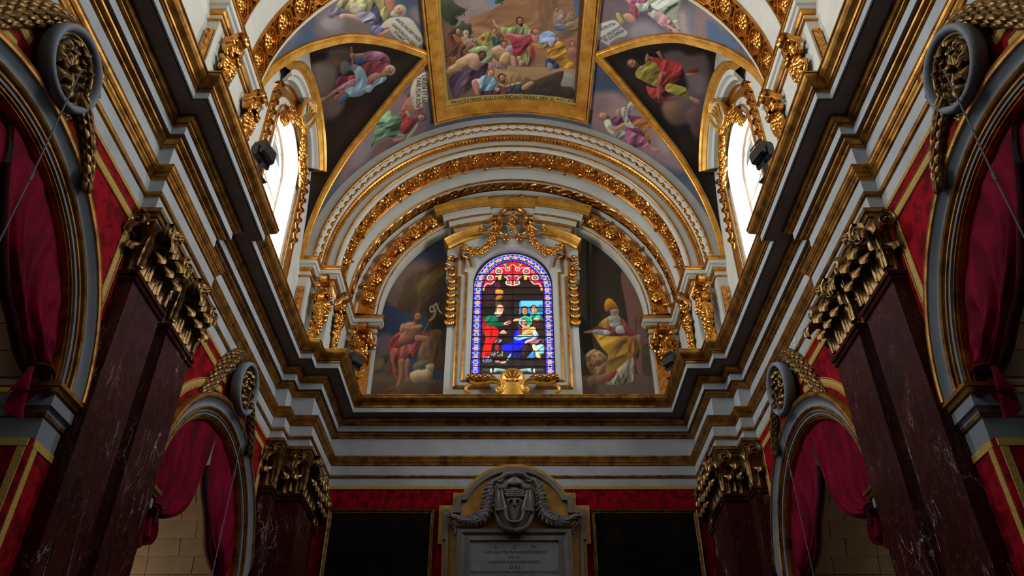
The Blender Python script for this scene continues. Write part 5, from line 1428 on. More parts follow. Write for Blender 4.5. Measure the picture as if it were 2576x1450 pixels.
def paint_vault():
    for k_, bb in (('spandrel_l', (740, 140, 1110, 660)), ('spandrel_r', (1470, 140, 1850, 660))):
        c = CV[k_] = Canvas(*bb, (70, 78, 96), 1.6, seed=5); c.clouds(60, (66, 76, 96), (92, 92, 104))
    for k_, bb in (('upper_l', (640, -80, 1090, 240)), ('upper_r', (1480, -80, 1950, 240))):
        c = CV[k_] = Canvas(*bb, (110, 100, 106), 1.6, seed=6); c.clouds(70, (92, 88, 98), (146, 124, 118))
    for k_, bb in (('lunette_l', (690, 90, 1085, 660)), ('lunette_r', (1490, 90, 1880, 660))):
        c = CV[k_] = Canvas(*bb, (44, 30, 20), 1.7, seed=8); c.clouds(70, (44, 30, 20), (62, 42, 28))
    CV['sky'] = Canvas(1040, -120, 1540, 330, (72, 84, 104), 1, seed=4); CV['sky'].clouds(50, (66, 80, 102), (92, 98, 112))
    # --- left spandrel: prophet in green with a scroll
    c = CV['spandrel_l']; c.org = (780, 100, 4.8333); B = c.blob
    B([(1300, 390), (1420, 360), (1450, 480), (1440, 760), (1420, 1000), (1380, 1150), (1000, 1250), (700, 1450), (560, 1560), (350, 1800), (420, 1500), (560, 1290), (730, 1050), (900, 880), (1050, 640), (1180, 640)], (142, 108, 106), 14, form=.1); B([(560, 1290), (720, 1100), (760, 1300), (640, 1500), (500, 1560)], (150, 128, 132), 12, form=0); B([(800, 1300), (1000, 1200), (900, 1400), (760, 1440)], (130, 88, 84), 10, form=0)
    B([(1230, 640), (1330, 820), (1380, 850), (1290, 880), (1180, 700)], (120, 72, 60), 6, form=0)
    B([(1110, 870), (1160, 740), (1230, 690), (1225, 740), (1180, 800), (1160, 900)], (190, 120, 96), 1); B([(1170, 770), (1230, 740), (1300, 870), (1270, 900), (1200, 850)], (176, 112, 90), 1)
    B([(1100, 880), (1180, 850), (1240, 940), (1310, 990), (1250, 1070), (1180, 1140), (1090, 1140), (1110, 1000)], (152, 56, 56), 1, folds=(50, 14, .2)); B([(1180, 860), (1230, 940), (1210, 945), (1160, 880)], (150, 172, 130), 1)
    B([(800, 950), (860, 860), (960, 850), (1010, 940), (1100, 870), (1110, 1000), (1090, 1110), (1150, 1160), (1120, 1200), (930, 1180), (820, 1250), (750, 1340), (745, 1250), (790, 1080)], (118, 148, 112), 1, folds=(60, 17, .28)); B([(1300, 1010), (1305, 1060), (1240, 1170), (1180, 1230), (1170, 1190), (1250, 1090)], (150, 168, 130), 1)
    B([(1010, 1210), (1130, 1190), (1150, 1220), (1040, 1250)], (190, 112, 94), 1); c.head(1345, 945, 56, 75, (196, 132, 108), (92, 60, 46), (104, 76, 60))
    B([(1320, 440), (1400, 390), (1440, 420), (1420, 600), (1430, 720), (1380, 800), (1300, 850), (1250, 800), (1220, 640), (1260, 500)], (214, 196, 172), 1, form=.15)
    # --- right spandrel: bearded man with a scroll
    c = CV['spandrel_r']; c.org = (1480, 100, 4.8333); B = c.blob
    B([(30, 700), (200, 650), (330, 640), (480, 730), (560, 820), (700, 900), (820, 1020), (960, 1250), (1180, 1600), (900, 1500), (600, 1350), (300, 1200), (30, 1080)], (158, 126, 124), 14, form=.08); B([(40, 720), (200, 680), (300, 760), (200, 880), (60, 900)], (150, 116, 116), 14, form=0); B([(850, 1100), (960, 1250), (1000, 1380), (860, 1350)], (158, 146, 144), 12, form=0)
    B([(270, 980), (360, 930), (620, 930), (640, 1010), (520, 1040), (320, 1040)], (108, 62, 82), 1, folds=(40, 13, .22)); B([(430, 1080), (560, 1080), (720, 1180), (740, 1290), (560, 1310), (440, 1240), (470, 1150)], (164, 96, 122), 1, folds=(50, 16, .28)); B([(480, 1080), (620, 1080), (700, 1180), (600, 1150)], (112, 56, 76), 2)
    B([(520, 1010), (640, 960), (760, 1000), (790, 1050), (740, 1080), (690, 1060), (740, 1160), (760, 1270), (720, 1240), (660, 1100)], (166, 104, 46), 1, folds=(60, 14, .25)); B([(190, 990), (260, 970), (310, 1080), (440, 1110), (440, 1190), (380, 1210), (280, 1150), (220, 1090)], (188, 196, 164), 1, folds=(45, 13, .18))
    B([(250, 1050), (330, 1060), (420, 1010), (460, 1040), (350, 1115), (280, 1100)], (200, 146, 118), 1); B([(330, 880), (370, 840), (400, 870), (370, 940), (340, 930)], (196, 140, 112), 1); B([(740, 1270), (780, 1320), (860, 1320), (850, 1380), (770, 1340)], (190, 126, 100), 1); c.head(185, 935, 56, -75, (202, 144, 116), (178, 116, 76), (128, 86, 66))
    B([(400, 840), (470, 800), (540, 720), (590, 770), (560, 810), (480, 880), (490, 960), (560, 1070), (460, 1050), (420, 960)], (208, 196, 178), 1, form=.12)
    # --- left lunette: old man in rose and pale blue, holding a staff
    c = CV['lunette_l']; c.org = (780, 100, 4.8333); B = c.blob
    B([(220, 130), (400, 95), (500, 140), (470, 270), (360, 300), (320, 400), (320, 560), (280, 640), (410, 700), (380, 880), (260, 970), (160, 940), (90, 700), (0, 480), (0, 320), (210, 230)], (120, 98, 90), 12, form=.15); B([(40, 330), (200, 290), (310, 340), (320, 470), (240, 600), (120, 640)], (150, 130, 120), 16, form=.1); B([(270, 240), (360, 230), (370, 290), (300, 320)], (168, 112, 66), 12, form=0); B([(200, 730), (400, 730), (370, 860), (240, 930)], (134, 110, 100), 14, form=0)
    B([(390, 260), (480, 280), (500, 360), (400, 430), (360, 360)], (128, 126, 110), 5, form=.2)
    B([(600, 240), (650, 200), (960, 290), (940, 330), (870, 420), (740, 450), (690, 430), (620, 330)], (164, 76, 86), 1, folds=(50, 17, .22)); B([(640, 230), (690, 145), (830, 140), (940, 190), (970, 280), (850, 260), (720, 250)], (206, 140, 158), 1, folds=(70, 14, .2)); B([(520, 180), (680, 160), (640, 215), (530, 215)], (212, 160, 138), 1); B([(530, 220), (640, 220), (700, 260), (620, 290), (550, 290)], (92, 110, 146), 1)
    B([(690, 470), (800, 400), (930, 430), (820, 470), (790, 530), (700, 560)], (206, 128, 124), 1, folds=(30, 12, .2)); B([(740, 420), (860, 420), (840, 470), (760, 500)], (206, 146, 118), 2)
    B([(450, 440), (360, 450), (310, 530), (330, 610), (450, 590), (540, 520), (560, 430)], (164, 72, 84), 1, folds=(25, 14, .2)); B([(340, 580), (540, 470), (560, 540), (420, 640), (350, 640)], (212, 152, 152), 1, folds=(60, 12, .15))
    B([(520, 300), (620, 330), (690, 440), (700, 560), (700, 620), (600, 690), (460, 690), (430, 610), (540, 550), (550, 440), (500, 370), (430, 380)], (168, 192, 206), 1, folds=(40, 20, .24)); B([(700, 560), (760, 540), (830, 470), (930, 450), (900, 510), (800, 560), (730, 640), (680, 630)], (176, 204, 220), 1, folds=(35, 10, .15)); B([(360, 690), (450, 650), (470, 690), (380, 780), (330, 770)], (104, 120, 140), 1)
    B([(320, 590), (340, 630), (200, 710), (140, 770), (120, 720), (210, 680)], (206, 148, 118), 1); B([(340, 660), (430, 620), (420, 660), (360, 690), (330, 750), (300, 740), (300, 690)], (196, 116, 90), 1)
    c.line([(500, 90), (520, 370)], 24, (196, 128, 104)); B([(485, 170), (545, 165), (550, 215), (490, 220)], (206, 150, 122), 1); c.head(955, 375, 66, 70, (214, 148, 122), (222, 210, 180), (196, 158, 116))
    # --- right lunette: young man in yellow and red, arms raised
    c = CV['lunette_r']; c.org = (1480, 100, 4.8333); B = c.blob; c.clouds(70, (34, 26, 22), (54, 40, 32))
    B([(900, 220), (950, 150), (1100, 130), (1230, 190), (1450, 200), (1460, 700), (1340, 1180), (1260, 1120), (1240, 1020), (1080, 1040), (960, 980), (900, 830), (950, 700), (1200, 600), (1150, 420)], (128, 104, 104), 12, form=.2); B([(1200, 430), (1400, 430), (1400, 640), (1280, 640)], (150, 130, 132), 14, form=0); B([(910, 790), (1060, 760), (1160, 900), (1060, 1010), (950, 950)], (150, 118, 82), 12, form=.2); B([(1180, 900), (1300, 800), (1360, 960), (1300, 1140), (1230, 1020)], (132, 100, 92), 10, form=.25)
    B([(700, 560), (760, 580), (850, 600), (910, 700), (1130, 710), (930, 750), (850, 770), (770, 710), (720, 640)], (196, 76, 70), 1, folds=(55, 18, .24)); B([(720, 200), (840, 220), (940, 240), (1090, 270), (1150, 350), (1160, 440), (1090, 500), (960, 560), (920, 640), (850, 620), (840, 460), (870, 350), (780, 260)], (206, 70, 66), 1, folds=(35, 20, .30)); B([(870, 400), (960, 410), (900, 560), (890, 700), (840, 720), (830, 560)], (216, 104, 92), 1, folds=(10, 13, .22))
    B([(580, 380), (690, 290), (720, 260), (790, 260), (870, 360), (840, 460), (830, 570), (740, 540), (640, 490), (580, 450)], (184, 164, 74), 1, folds=(50, 18, .2)); B([(940, 560), (1000, 530), (1180, 580), (1190, 610), (1240, 720), (1120, 690), (1000, 650), (940, 620)], (192, 172, 80), 1, folds=(65, 17, .2))
    B([(690, 260), (700, 180), (720, 170), (740, 210), (720, 270)], (208, 152, 124), 1); B([(850, 190), (820, 140), (850, 150), (860, 122), (880, 170), (910, 240), (870, 220)], (206, 152, 124), 1); B([(1195, 410), (1300, 390), (1320, 420), (1240, 450), (1200, 440)], (210, 150, 120), 1); B([(1200, 400), (1300, 340), (1340, 340), (1330, 400)], (140, 56, 50), 3); B([(1240, 690), (1340, 730), (1360, 760), (1330, 790), (1240, 730)], (210, 152, 120), 1)
    B([(600, 340), (640, 315), (680, 350), (640, 375), (600, 370)], (208, 172, 150), 1); c.head(535, 295, 66, -62, (202, 144, 118), (84, 56, 42), (98, 64, 48))
    # --- upper fields
    c = CV['upper_l']; c.org = (700, 0, 6.779); B = c.blob
    B([(150, 950), (300, 700), (540, 480), (700, 560), (750, 700), (500, 900)], (74, 92, 118), 16, form=0); B([(2000, 0), (2420, 0), (2480, 850), (2380, 700), (2200, 300)], (84, 94, 112), 16, form=0); B([(700, 330), (860, 260), (1060, 300), (1160, 420), (1000, 560), (760, 560)], (168, 152, 146), 20, form=.1); B([(600, 400), (760, 500), (900, 620), (760, 660), (620, 560)], (132, 108, 104), 16, form=0); B([(2230, 160), (2400, 140), (2420, 400), (2300, 330)], (152, 134, 122), 14, form=0)
    B([(1150, 330), (1280, 380), (1600, 400), (1560, 540), (1200, 620), (1120, 560)], (128, 108, 96), 12, form=0); B([(1560, 80), (1700, 60), (1800, 200), (1800, 400), (1700, 560), (1560, 560), (1600, 300)], (82, 72, 92), 2, folds=(30, 14, .25))
    B([(960, 110), (1150, -60), (1560, -80), (1570, 190), (1300, 230), (1210, 190), (1080, 140)], (192, 176, 120), 1, folds=(30, 20, .22)); B([(1230, 60), (1480, 70), (1480, 140), (1400, 190), (1260, 210)], (212, 200, 160), 1, folds=(50, 13, .12)); B([(1590, -60), (1760, -40), (1850, 110), (1890, 280), (1860, 360), (1780, 330), (1700, 120)], (180, 166, 96), 1, folds=(30, 16, .22))
    B([(840, 190), (960, 120), (1100, 150), (1160, 220), (1010, 260), (880, 320)], (128, 112, 132), 1, folds=(40, 14, .22)); B([(1060, 240), (1180, 235), (1340, 260), (1390, 360), (1300, 330), (1160, 290), (1100, 340), (1060, 310)], (216, 164, 140), 1); B([(1320, 230), (1560, 200), (1650, 260), (1640, 360), (1500, 410), (1480, 420), (1380, 330)], (164, 154, 174), 1, folds=(55, 16, .25))
    B([(1580, 450), (1700, 430), (1800, 480), (1760, 560), (1640, 600), (1570, 560)], (126, 120, 150), 1, folds=(20, 12, .2)); B([(1680, 590), (1800, 530), (1900, 480), (1900, 550), (1820, 580)], (214, 150, 120), 1); B([(1820, -40), (1960, -40), (1990, 100), (1960, 240), (1880, 190)], (206, 130, 102), 1); c.head(2050, 190, 105, 68, (212, 150, 124), (206, 192, 158), (208, 198, 176))
    B([(1750, 440), (1900, 310), (2140, 290), (2280, 340), (2400, 520), (2480, 700), (2380, 790), (2280, 820), (2160, 780), (2060, 680), (1930, 560), (1890, 470), (1800, 480)], (214, 202, 178), 1, form=.12)
    c = CV['upper_r']; c.org = (1490, 0, 6.779); B = c.blob
    B([(120, 0), (500, 0), (600, 300), (500, 500), (100, 500)], (134, 112, 110), 20, form=0); B([(1920, 360), (2100, 420), (2500, 820), (2300, 800), (1940, 640)], (92, 112, 142), 10, form=0); B([(620, 450), (860, 330), (1100, 420), (1200, 600), (900, 660), (640, 680)], (166, 156, 156), 20, form=0); B([(1440, 200), (1600, 200), (1700, 600), (1500, 600)], (192, 168, 156), 22, form=0); B([(1640, 200), (1760, 250), (1760, 560), (1660, 560)], (124, 128, 146), 16, form=0); B([(1760, 240), (1900, 340), (1940, 640), (1780, 640)], (164, 128, 118), 16, form=0)
    B([(940, 220), (1180, 200), (1320, 330), (1480, 540), (1440, 560), (1200, 460), (1060, 340)], (206, 150, 150), 1, folds=(30, 16, .2)); B([(930, -60), (1480, -60), (1440, 280), (1490, 480), (1460, 520), (1340, 330), (1200, 230), (1060, 150), (980, 80)], (200, 200, 172), 1, folds=(60, 20, .32)); B([(740, 60), (960, 40), (1000, 150), (900, 190), (780, 190)], (196, 198, 178), 1, folds=(20, 13, .2)); B([(1040, 160), (1120, 230), (1070, 330), (1010, 260)], (206, 204, 184), 1)
    B([(480, -60), (620, 60), (650, 200), (760, 270), (800, 220), (740, 120), (700, -40)], (206, 138, 148), 1, folds=(25, 16, .2)); B([(640, 60), (740, 90), (810, 240), (770, 330), (700, 240)], (176, 88, 100), 2, folds=(20, 10, .2)); B([(700, -60), (940, -60), (920, 40), (820, 60), (720, 20)], (204, 124, 144), 1, folds=(20, 12, .2))
    B([(530, 250), (640, 230), (740, 330), (700, 410), (620, 370), (560, 330)], (216, 156, 128), 1); B([(1220, 420), (1340, 450), (1490, 560), (1420, 590), (1340, 500)], (216, 170, 150), 1); B([(400, 240), (430, 205), (470, 240), (540, 370), (520, 410), (470, 410), (420, 300)], (204, 176, 96), 1, False)
    B([(110, 430), (220, 380), (310, 350), (400, 350), (470, 420), (540, 500), (600, 550), (560, 620), (450, 640), (380, 680), (300, 740), (310, 780), (240, 760), (140, 690), (85, 650)], (214, 204, 194), 1, form=.12)

def paint_murals():
    c = CV['mural_l'] = Canvas(915, 585, 1135, 1010, (60, 50, 42), 1.9, (900, 580, 3.3733), 11); B = c.blob; c.clouds(60, (52, 62, 84), (66, 74, 92))
    B([(240, 600), (300, 460), (400, 300), (520, 240), (640, 280), (700, 320), (620, 400), (400, 520), (370, 660)], (122, 98, 86), 12, form=.15, folds=(50, 40, .05)); B([(300, 420), (420, 300), (560, 280), (600, 340), (460, 400), (360, 520)], (140, 112, 98), 14, form=.1); B([(160, 900), (280, 880), (330, 1000), (180, 1060)], (116, 96, 98), 12, form=0)
    B([(380, 480), (460, 380), (600, 320), (760, 270), (760, 820), (640, 850), (560, 700), (470, 700), (360, 680), (340, 600)], (92, 70, 48), 5, form=.25, folds=(30, 36, .16)); B([(500, 470), (640, 340), (730, 330), (720, 420), (600, 540), (520, 560)], (124, 98, 58), 9, form=.2, folds=(35, 22, .08)); B([(560, 640), (660, 540), (740, 520), (720, 640), (620, 760)], (68, 50, 36), 9, form=.1)
    B([(120, 1100), (240, 1040), (330, 1120), (440, 1240), (740, 1300), (740, 1400), (100, 1400)], (104, 82, 62), 4, form=.1, folds=(70, 40, .1)); B([(190, 1080), (260, 1060), (240, 1130)], (60, 56, 40), 4); B([(150, 1110), (220, 1080), (210, 1150), (140, 1180)], (136, 112, 66), 6, form=0)
    B([(520, 1010), (560, 900), (640, 840), (730, 880), (740, 1180), (620, 1160), (520, 1140)], (112, 82, 54), 3, form=.3, folds=(20, 26, .14)); B([(470, 1140), (520, 1110), (600, 1100), (560, 1160), (500, 1200), (470, 1190)], (118, 108, 86), 5)
    B([(430, 1280), (700, 1270), (740, 1400), (400, 1400), (360, 1330)], (96, 74, 52), 2, form=.25)
    B([(250, 970), (300, 900), (390, 850), (470, 900), (560, 860), (610, 880), (550, 950), (510, 1020), (460, 1090), (430, 1060), (330, 1120), (320, 1250), (300, 1230), (270, 1050)], (150, 66, 60), 1, folds=(45, 26, .28)); B([(270, 1000), (340, 1000), (440, 960), (460, 1020), (400, 1080), (340, 1100), (330, 1240), (310, 1240), (280, 1080)], (176, 92, 78), 1, folds=(20, 20, .24)); B([(450, 960), (520, 900), (590, 870), (530, 960), (460, 1080)], (166, 78, 70), 1, folds=(40, 14, .22))
    B([(345, 1100), (400, 1100), (390, 1220), (370, 1310), (330, 1330), (350, 1220)], (166, 110, 78), 1, form=.35); B([(410, 1090), (450, 1120), (430, 1240), (460, 1290), (420, 1290), (400, 1200)], (156, 102, 72), 1, form=.35)
    B([(380, 805), (430, 780), (480, 780), (522, 802), (530, 850), (500, 900), (470, 960), (400, 965), (345, 945), (368, 870)], (172, 116, 84), 1, form=.45); B([(420, 840), (470, 850), (450, 900), (410, 890)], (150, 98, 70), 4, form=0, alpha=.6); B([(368, 800), (395, 790), (405, 840), (375, 870), (355, 850)], (186, 128, 94), 1, form=.35); B([(372, 812), (450, 822), (530, 800), (552, 812), (530, 832), (440, 842), (385, 842)], (194, 134, 98), 1, form=.3); B([(480, 760), (515, 760), (510, 800), (478, 800)], (170, 112, 80), 1); B([(490, 890), (590, 900), (600, 915), (500, 940)], (184, 126, 92), 1)
    c.head(505, 735, 40, 8, (184, 122, 88), (104, 62, 40), (96, 60, 42)); c.line([(690, 615), (545, 880)], 9, (150, 116, 74), 1, False)
    for q in ([(665, 620), (640, 650), (660, 690), (640, 740), (612, 760)], [(650, 640), (615, 650), (620, 690), (650, 680)], [(665, 620), (690, 680), (710, 700)]): c.line(q, 13, (206, 186, 158))
    B([(440, 1220), (500, 1185), (570, 1180), (600, 1140), (640, 1140), (640, 1190), (630, 1270), (560, 1285), (470, 1290)], (190, 160, 118), 2, form=.4); B([(575, 1150), (640, 1130), (650, 1180), (600, 1190)], (196, 162, 118), 1); c.line([(600, 1280), (650, 1290)], 8, (150, 120, 90))
    B([(225, 1310), (240, 1310), (250, 1360), (330, 1340), (330, 1352), (240, 1385), (205, 1385), (240, 1360)], (120, 44, 36), 1, False)
    c = CV['mural_r'] = Canvas(1450, 585, 1680, 1010, (64, 54, 40), 1.9, (1420, 580, 3.3733), 12); B = c.blob; c.clouds(60, (58, 48, 36), (72, 60, 44))
    B([(120, 60), (190, 60), (200, 1000), (130, 1000)], (78, 68, 52), 4, form=0); B([(182, 60), (210, 60), (222, 1020), (200, 1020)], (40, 34, 26), 3, form=0); B([(212, 60), (236, 80), (262, 1020), (240, 1020)], (132, 116, 86), 3, form=0); B([(236, 80), (500, 250), (520, 1000), (262, 1020)], (58, 48, 34), 4, form=0); B([(490, 330), (760, 330), (760, 1250), (640, 1260), (560, 900), (520, 640)], (134, 94, 84), 4, form=.05); B([(660, 1000), (760, 1000), (760, 1340), (680, 1340)], (84, 72, 50), 6, form=0); B([(640, 1005), (760, 1005), (760, 1050), (660, 1050)], (96, 84, 62), 3, form=0); B([(130, 730), (210, 810), (250, 1010), (160, 1050), (120, 800)], (34, 28, 22), 6, form=0)
    B([(140, 1240), (700, 1230), (770, 1340), (770, 1420), (140, 1420)], (108, 86, 70), 4, form=.1)
    B([(200, 1250), (330, 1200), (370, 1260), (280, 1320), (210, 1330), (200, 1300)], (150, 112, 76), 2, form=.3); B([(180, 1060), (240, 1010), (310, 1030), (370, 1090), (360, 1180), (300, 1230), (230, 1220), (190, 1150)], (166, 126, 82), 2, form=.3, folds=(30, 14, .2)); c.ell(275, 1090, 52, 62, (186, 144, 98), 10, form=.35)
    for x, y in ((252, 1065), (300, 1058)): c.ell(x, y, 10, 6, (60, 40, 28), 0, form=0)
    B([(262, 1110), (300, 1100), (310, 1130), (270, 1140)], (110, 78, 56), 1); c.line([(240, 1140), (270, 1150), (310, 1140)], 8, (80, 54, 40))
    B([(350, 1290), (420, 1200), (500, 1120), (580, 1070), (590, 1260), (510, 1300), (380, 1310)], (176, 158, 130), 1, folds=(12, 14, .2)); B([(340, 1240), (430, 1180), (440, 1220), (370, 1290)], (150, 70, 60), 2)
    B([(240, 870), (320, 890), (460, 900), (590, 880), (640, 960), (630, 1080), (560, 1080), (480, 1150), (360, 1230), (350, 1150), (370, 1060), (320, 1000)], (196, 142, 52), 1, folds=(55, 30, .30)); B([(540, 900), (620, 890), (640, 1000), (620, 1090), (540, 1020)], (160, 108, 44), 2, folds=(10, 18, .25))
    B([(280, 810), (370, 730), (480, 740), (560, 830), (630, 890), (580, 900), (460, 890), (340, 890), (240, 840)], (146, 66, 66), 1, folds=(30, 20, .2)); B([(290, 800), (340, 750), (400, 740), (400, 810), (340, 830)], (200, 150, 66), 1, folds=(30, 12, .2)); B([(370, 730), (460, 720), (480, 800), (450, 830), (390, 815), (380, 770)], (176, 168, 152), 1, folds=(70, 16, .15)); B([(440, 820), (490, 810), (510, 870), (440, 870)], (196, 188, 174), 1); B([(235, 850), (300, 840), (380, 855), (380, 885), (260, 880)], (198, 194, 186), 1, folds=(10, 12, .12)); B([(160, 865), (230, 845), (235, 870), (200, 875)], (196, 142, 112), 1); B([(590, 890), (640, 890), (640, 940), (600, 930)], (190, 140, 112), 1)
    c.head(425, 700, 42, -4, (190, 136, 108), (150, 140, 126), (186, 176, 158)); B([(352, 690), (338, 640), (350, 595), (378, 575), (420, 600), (455, 660), (430, 668), (395, 672)], (206, 140, 44), 1, form=.4)
    c.line([(612, 730), (600, 960), (590, 1320)], 13, (112, 78, 48)); c.line([(612, 730), (575, 710), (580, 680), (620, 665), (645, 690), (630, 715), (605, 705)], 9, (130, 92, 54))

def paint_glass():
    c = CV['glass'] = Canvas(1175, 625, 1405, 955, (14, 9, 8), 3.0, (1180, 630, 4.532), 21); B = c.blob; kw = dict(vary=.2)
    c.clouds(30, (18, 10, 8), (38, 22, 16))
    for q, col in (([(150, 760), (250, 740), (250, 960), (150, 960)], (54, 50, 36)), ([(510, 600), (570, 600), (560, 740), (510, 740)], (40, 26, 18)), ([(590, 360), (710, 360), (700, 420), (600, 430)], (92, 84, 62)), ([(600, 440), (695, 436), (685, 500), (605, 500)], (108, 92, 66)), ([(510, 330), (840, 380), (850, 560), (520, 560)], (34, 18, 12)), ([(300, 590), (365, 590), (365, 660), (300, 640)], (70, 60, 44)), ([(190, 400), (300, 360), (290, 600), (230, 640), (180, 640)], (48, 18, 30))): B(q, col, 1, False, form=.1, **kw)
    B([(300, 370), (350, 380), (330, 470), (300, 500)], (84, 24, 46), 1, folds=(10, 8, .3)); B([(305, 455), (370, 450), (392, 480), (380, 500), (310, 500)], (196, 128, 44), 1); B([(320, 520), (380, 520), (360, 560), (300, 580)], (150, 92, 34), 1)
    # floor
    for i in range(10): B([(130 + 75 * i, 1265), (205 + 75 * i, 1265), (205 + 75 * i, 1328), (130 + 75 * i, 1328)], (46, 20, 18) if i % 2 else (20, 24, 22), 1, False, form=0)
    B([(130, 1335), (870, 1335), (870, 1420), (130, 1420)], (28, 26, 22), 1, False, form=0)
    for x in (175, 205, 235, 770, 800, 830): c.line([(x - 10, 1350), (x + 10, 1375)], 4, (120, 110, 90)); c.line([(x + 10, 1350), (x - 10, 1375)], 4, (120, 110, 90))
    for e in (1, -1):
        g = lambda q: [(497 + e * (x - 497), y) for x, y in q]
        B(g([(300, 1345), (420, 1362), (430, 1385), (300, 1375)]), (120, 150, 150), 1); B(g([(295, 1345), (330, 1370), (310, 1385), (280, 1390)]), (150, 170, 168), 1); B(g([(240, 1360), (258, 1350), (264, 1390), (244, 1396)]), (190, 196, 190), 1)
    # window with blue sky and two onlookers
    B([(572, 600), (590, 572), (838, 570), (838, 740), (572, 740)], (34, 132, 232), 1, False, form=0); B([(590, 576), (838, 574), (838, 640), (590, 640)], (96, 190, 250), 6, False, form=0); B([(780, 640), (800, 620), (838, 630), (838, 700), (700, 690)], (60, 96, 120), 2)
    B([(575, 740), (600, 710), (690, 720), (700, 780), (580, 790)], (34, 22, 16), 1); B([(700, 790), (700, 730), (770, 700), (830, 760), (840, 800), (780, 790), (720, 810)], (40, 160, 140), 1, folds=(30, 14, .25)); B([(720, 800), (800, 790), (810, 880), (740, 880)], (60, 26, 24), 1); B([(745, 780), (805, 770), (790, 800), (750, 795)], (206, 150, 110), 1)
    c.head(632, 690, 44, 0, (176, 120, 76), (60, 36, 26), (150, 116, 84)); c.head(738, 678, 44, -12, (206, 156, 104), (66, 40, 30))
    # seated man with halo, breastplate and blue cloak
    c.ell(643, 812, 74, 60, (126, 220, 200), 0, form=0); c.ell(643, 812, 66, 53, (26, 150, 120), 0, form=0)
    B([(505, 990), (520, 930), (580, 900), (600, 980), (640, 1010), (700, 1000), (640, 1050), (620, 1100), (590, 1180), (560, 1240), (510, 1240), (490, 1180), (400, 1150), (370, 1110), (400, 1070), (500, 1050)], (18, 24, 214), 1, folds=(50, 22, .35)); B([(500, 1050), (620, 1040), (660, 1080), (590, 1130), (520, 1130)], (10, 16, 236), 3, folds=(70, 16, .25))
    B([(590, 900), (640, 880), (700, 890), (730, 950), (720, 975), (600, 960)], (206, 160, 86), 1, folds=(60, 12, .2)); B([(570, 900), (600, 880), (600, 960), (570, 980)], (100, 30, 44), 1); B([(590, 965), (720, 975), (740, 1000), (640, 1010), (560, 1030), (510, 1000)], (120, 180, 222), 1, folds=(80, 10, .2)); B([(700, 880), (750, 880), (765, 930), (730, 940)], (232, 190, 96), 1); B([(725, 935), (770, 930), (790, 980), (750, 1030), (700, 1020), (740, 990)], (150, 176, 206), 1, form=.4); B([(640, 1040), (700, 1015), (730, 1030), (660, 1060), (640, 1070)], (226, 170, 140), 1); c.line([(560, 850), (580, 900), (575, 960)], 12, (120, 40, 60))
    B([(600, 850), (660, 840), (700, 880), (650, 900), (620, 890)], (214, 150, 112), 1); c.head(628, 822, 36, -35, (216, 156, 116), (70, 40, 28), (90, 56, 40)); B([(565, 800), (600, 790), (590, 840), (570, 840)], (150, 190, 220), 1)
    # armour and wheel at lower right
    B([(700, 1040), (840, 1010), (850, 1060), (760, 1080), (690, 1070)], (120, 60, 90), 1, folds=(40, 8, .5)); B([(720, 1085), (755, 1085), (820, 1230), (780, 1230), (740, 1160)], (226, 204, 130), 1); B([(760, 1090), (850, 1080), (850, 1180), (810, 1200), (770, 1130)], (120, 200, 196), 1, folds=(60, 14, .4)); B([(660, 1230), (740, 1140), (760, 1200), (740, 1230)], (50, 130, 206), 1, folds=(30, 10, .2))
    for i in range(5): c.line([(835, 1125), (760 + 22 * i, 1100 + 30 * (i % 3))], 5, (190, 210, 196))
    B([(600, 1120), (650, 1070), (690, 1120), (640, 1200), (600, 1200)], (46, 18, 22), 1, folds=(20, 14, .4))
    # standing man in green and red
    B([(160, 870), (240, 860), (330, 900), (330, 1000), (310, 1040), (260, 1080), (240, 1210), (150, 1220), (160, 1120), (190, 1000)], (206, 16, 18), 1, folds=(12, 24, .3)); B([(150, 860), (190, 790), (240, 850), (200, 920), (160, 910)], (196, 18, 24), 1, folds=(40, 14, .25)); B([(190, 780), (240, 740), (300, 725), (330, 770), (340, 820), (410, 815), (400, 860), (290, 870), (210, 860)], (10, 84, 58), 1, folds=(35, 20, .25))
    B([(400, 830), (440, 805), (490, 815), (440, 850), (400, 850)], (222, 160, 124), 1); B([(500, 800), (540, 780), (605, 785), (560, 805), (520, 815)], (222, 156, 120), 1); c.line([(420, 838), (500, 806)], 9, (150, 30, 34)); B([(350, 940), (390, 910), (430, 940), (410, 955), (350, 950)], (214, 146, 110), 1); B([(300, 1040), (350, 1010), (372, 1030), (330, 1060), (300, 1060)], (120, 130, 150), 1, folds=(30, 8, .4)); B([(300, 1085), (340, 1085), (340, 1140), (300, 1140)], (150, 24, 34), 1)
    B([(290, 720), (320, 690), (350, 720), (330, 760)], (214, 156, 120), 1); c.head(350, 680, 50, 6, (218, 160, 122), (128, 92, 70), (226, 206, 180), 1); B([(150, 1220), (240, 1215), (260, 1270), (170, 1280)], (90, 100, 110), 1, folds=(10, 10, .5)); B([(300, 1260), (350, 1262), (350, 1280), (305, 1280)], (190, 120, 90), 1); B([(360, 1275), (420, 1265), (415, 1290), (365, 1292)], (206, 150, 100), 1); B([(430, 1240), (470, 1180), (480, 1200), (440, 1260)], (120, 170, 200), 1)
    for i in range(34): x, y = c.r.uniform(250, 390), c.r.uniform(1150, 1210); c.ell(x, y, 4, 10, (150, 150, 150), c.r.uniform(-40, 40), form=0)
    # ornamental tympanum in red, white and green
    B([(497, 122), (380, 135), (270, 190), (205, 270), (160, 370), (150, 470), (200, 400), (290, 360), (330, 290), (420, 300), (430, 380), (497, 410), (570, 380), (580, 300), (660, 290), (700, 360), (790, 400), (845, 470), (835, 370), (790, 270), (725, 190), (610, 135)], (196, 20, 36), 1, form=0)
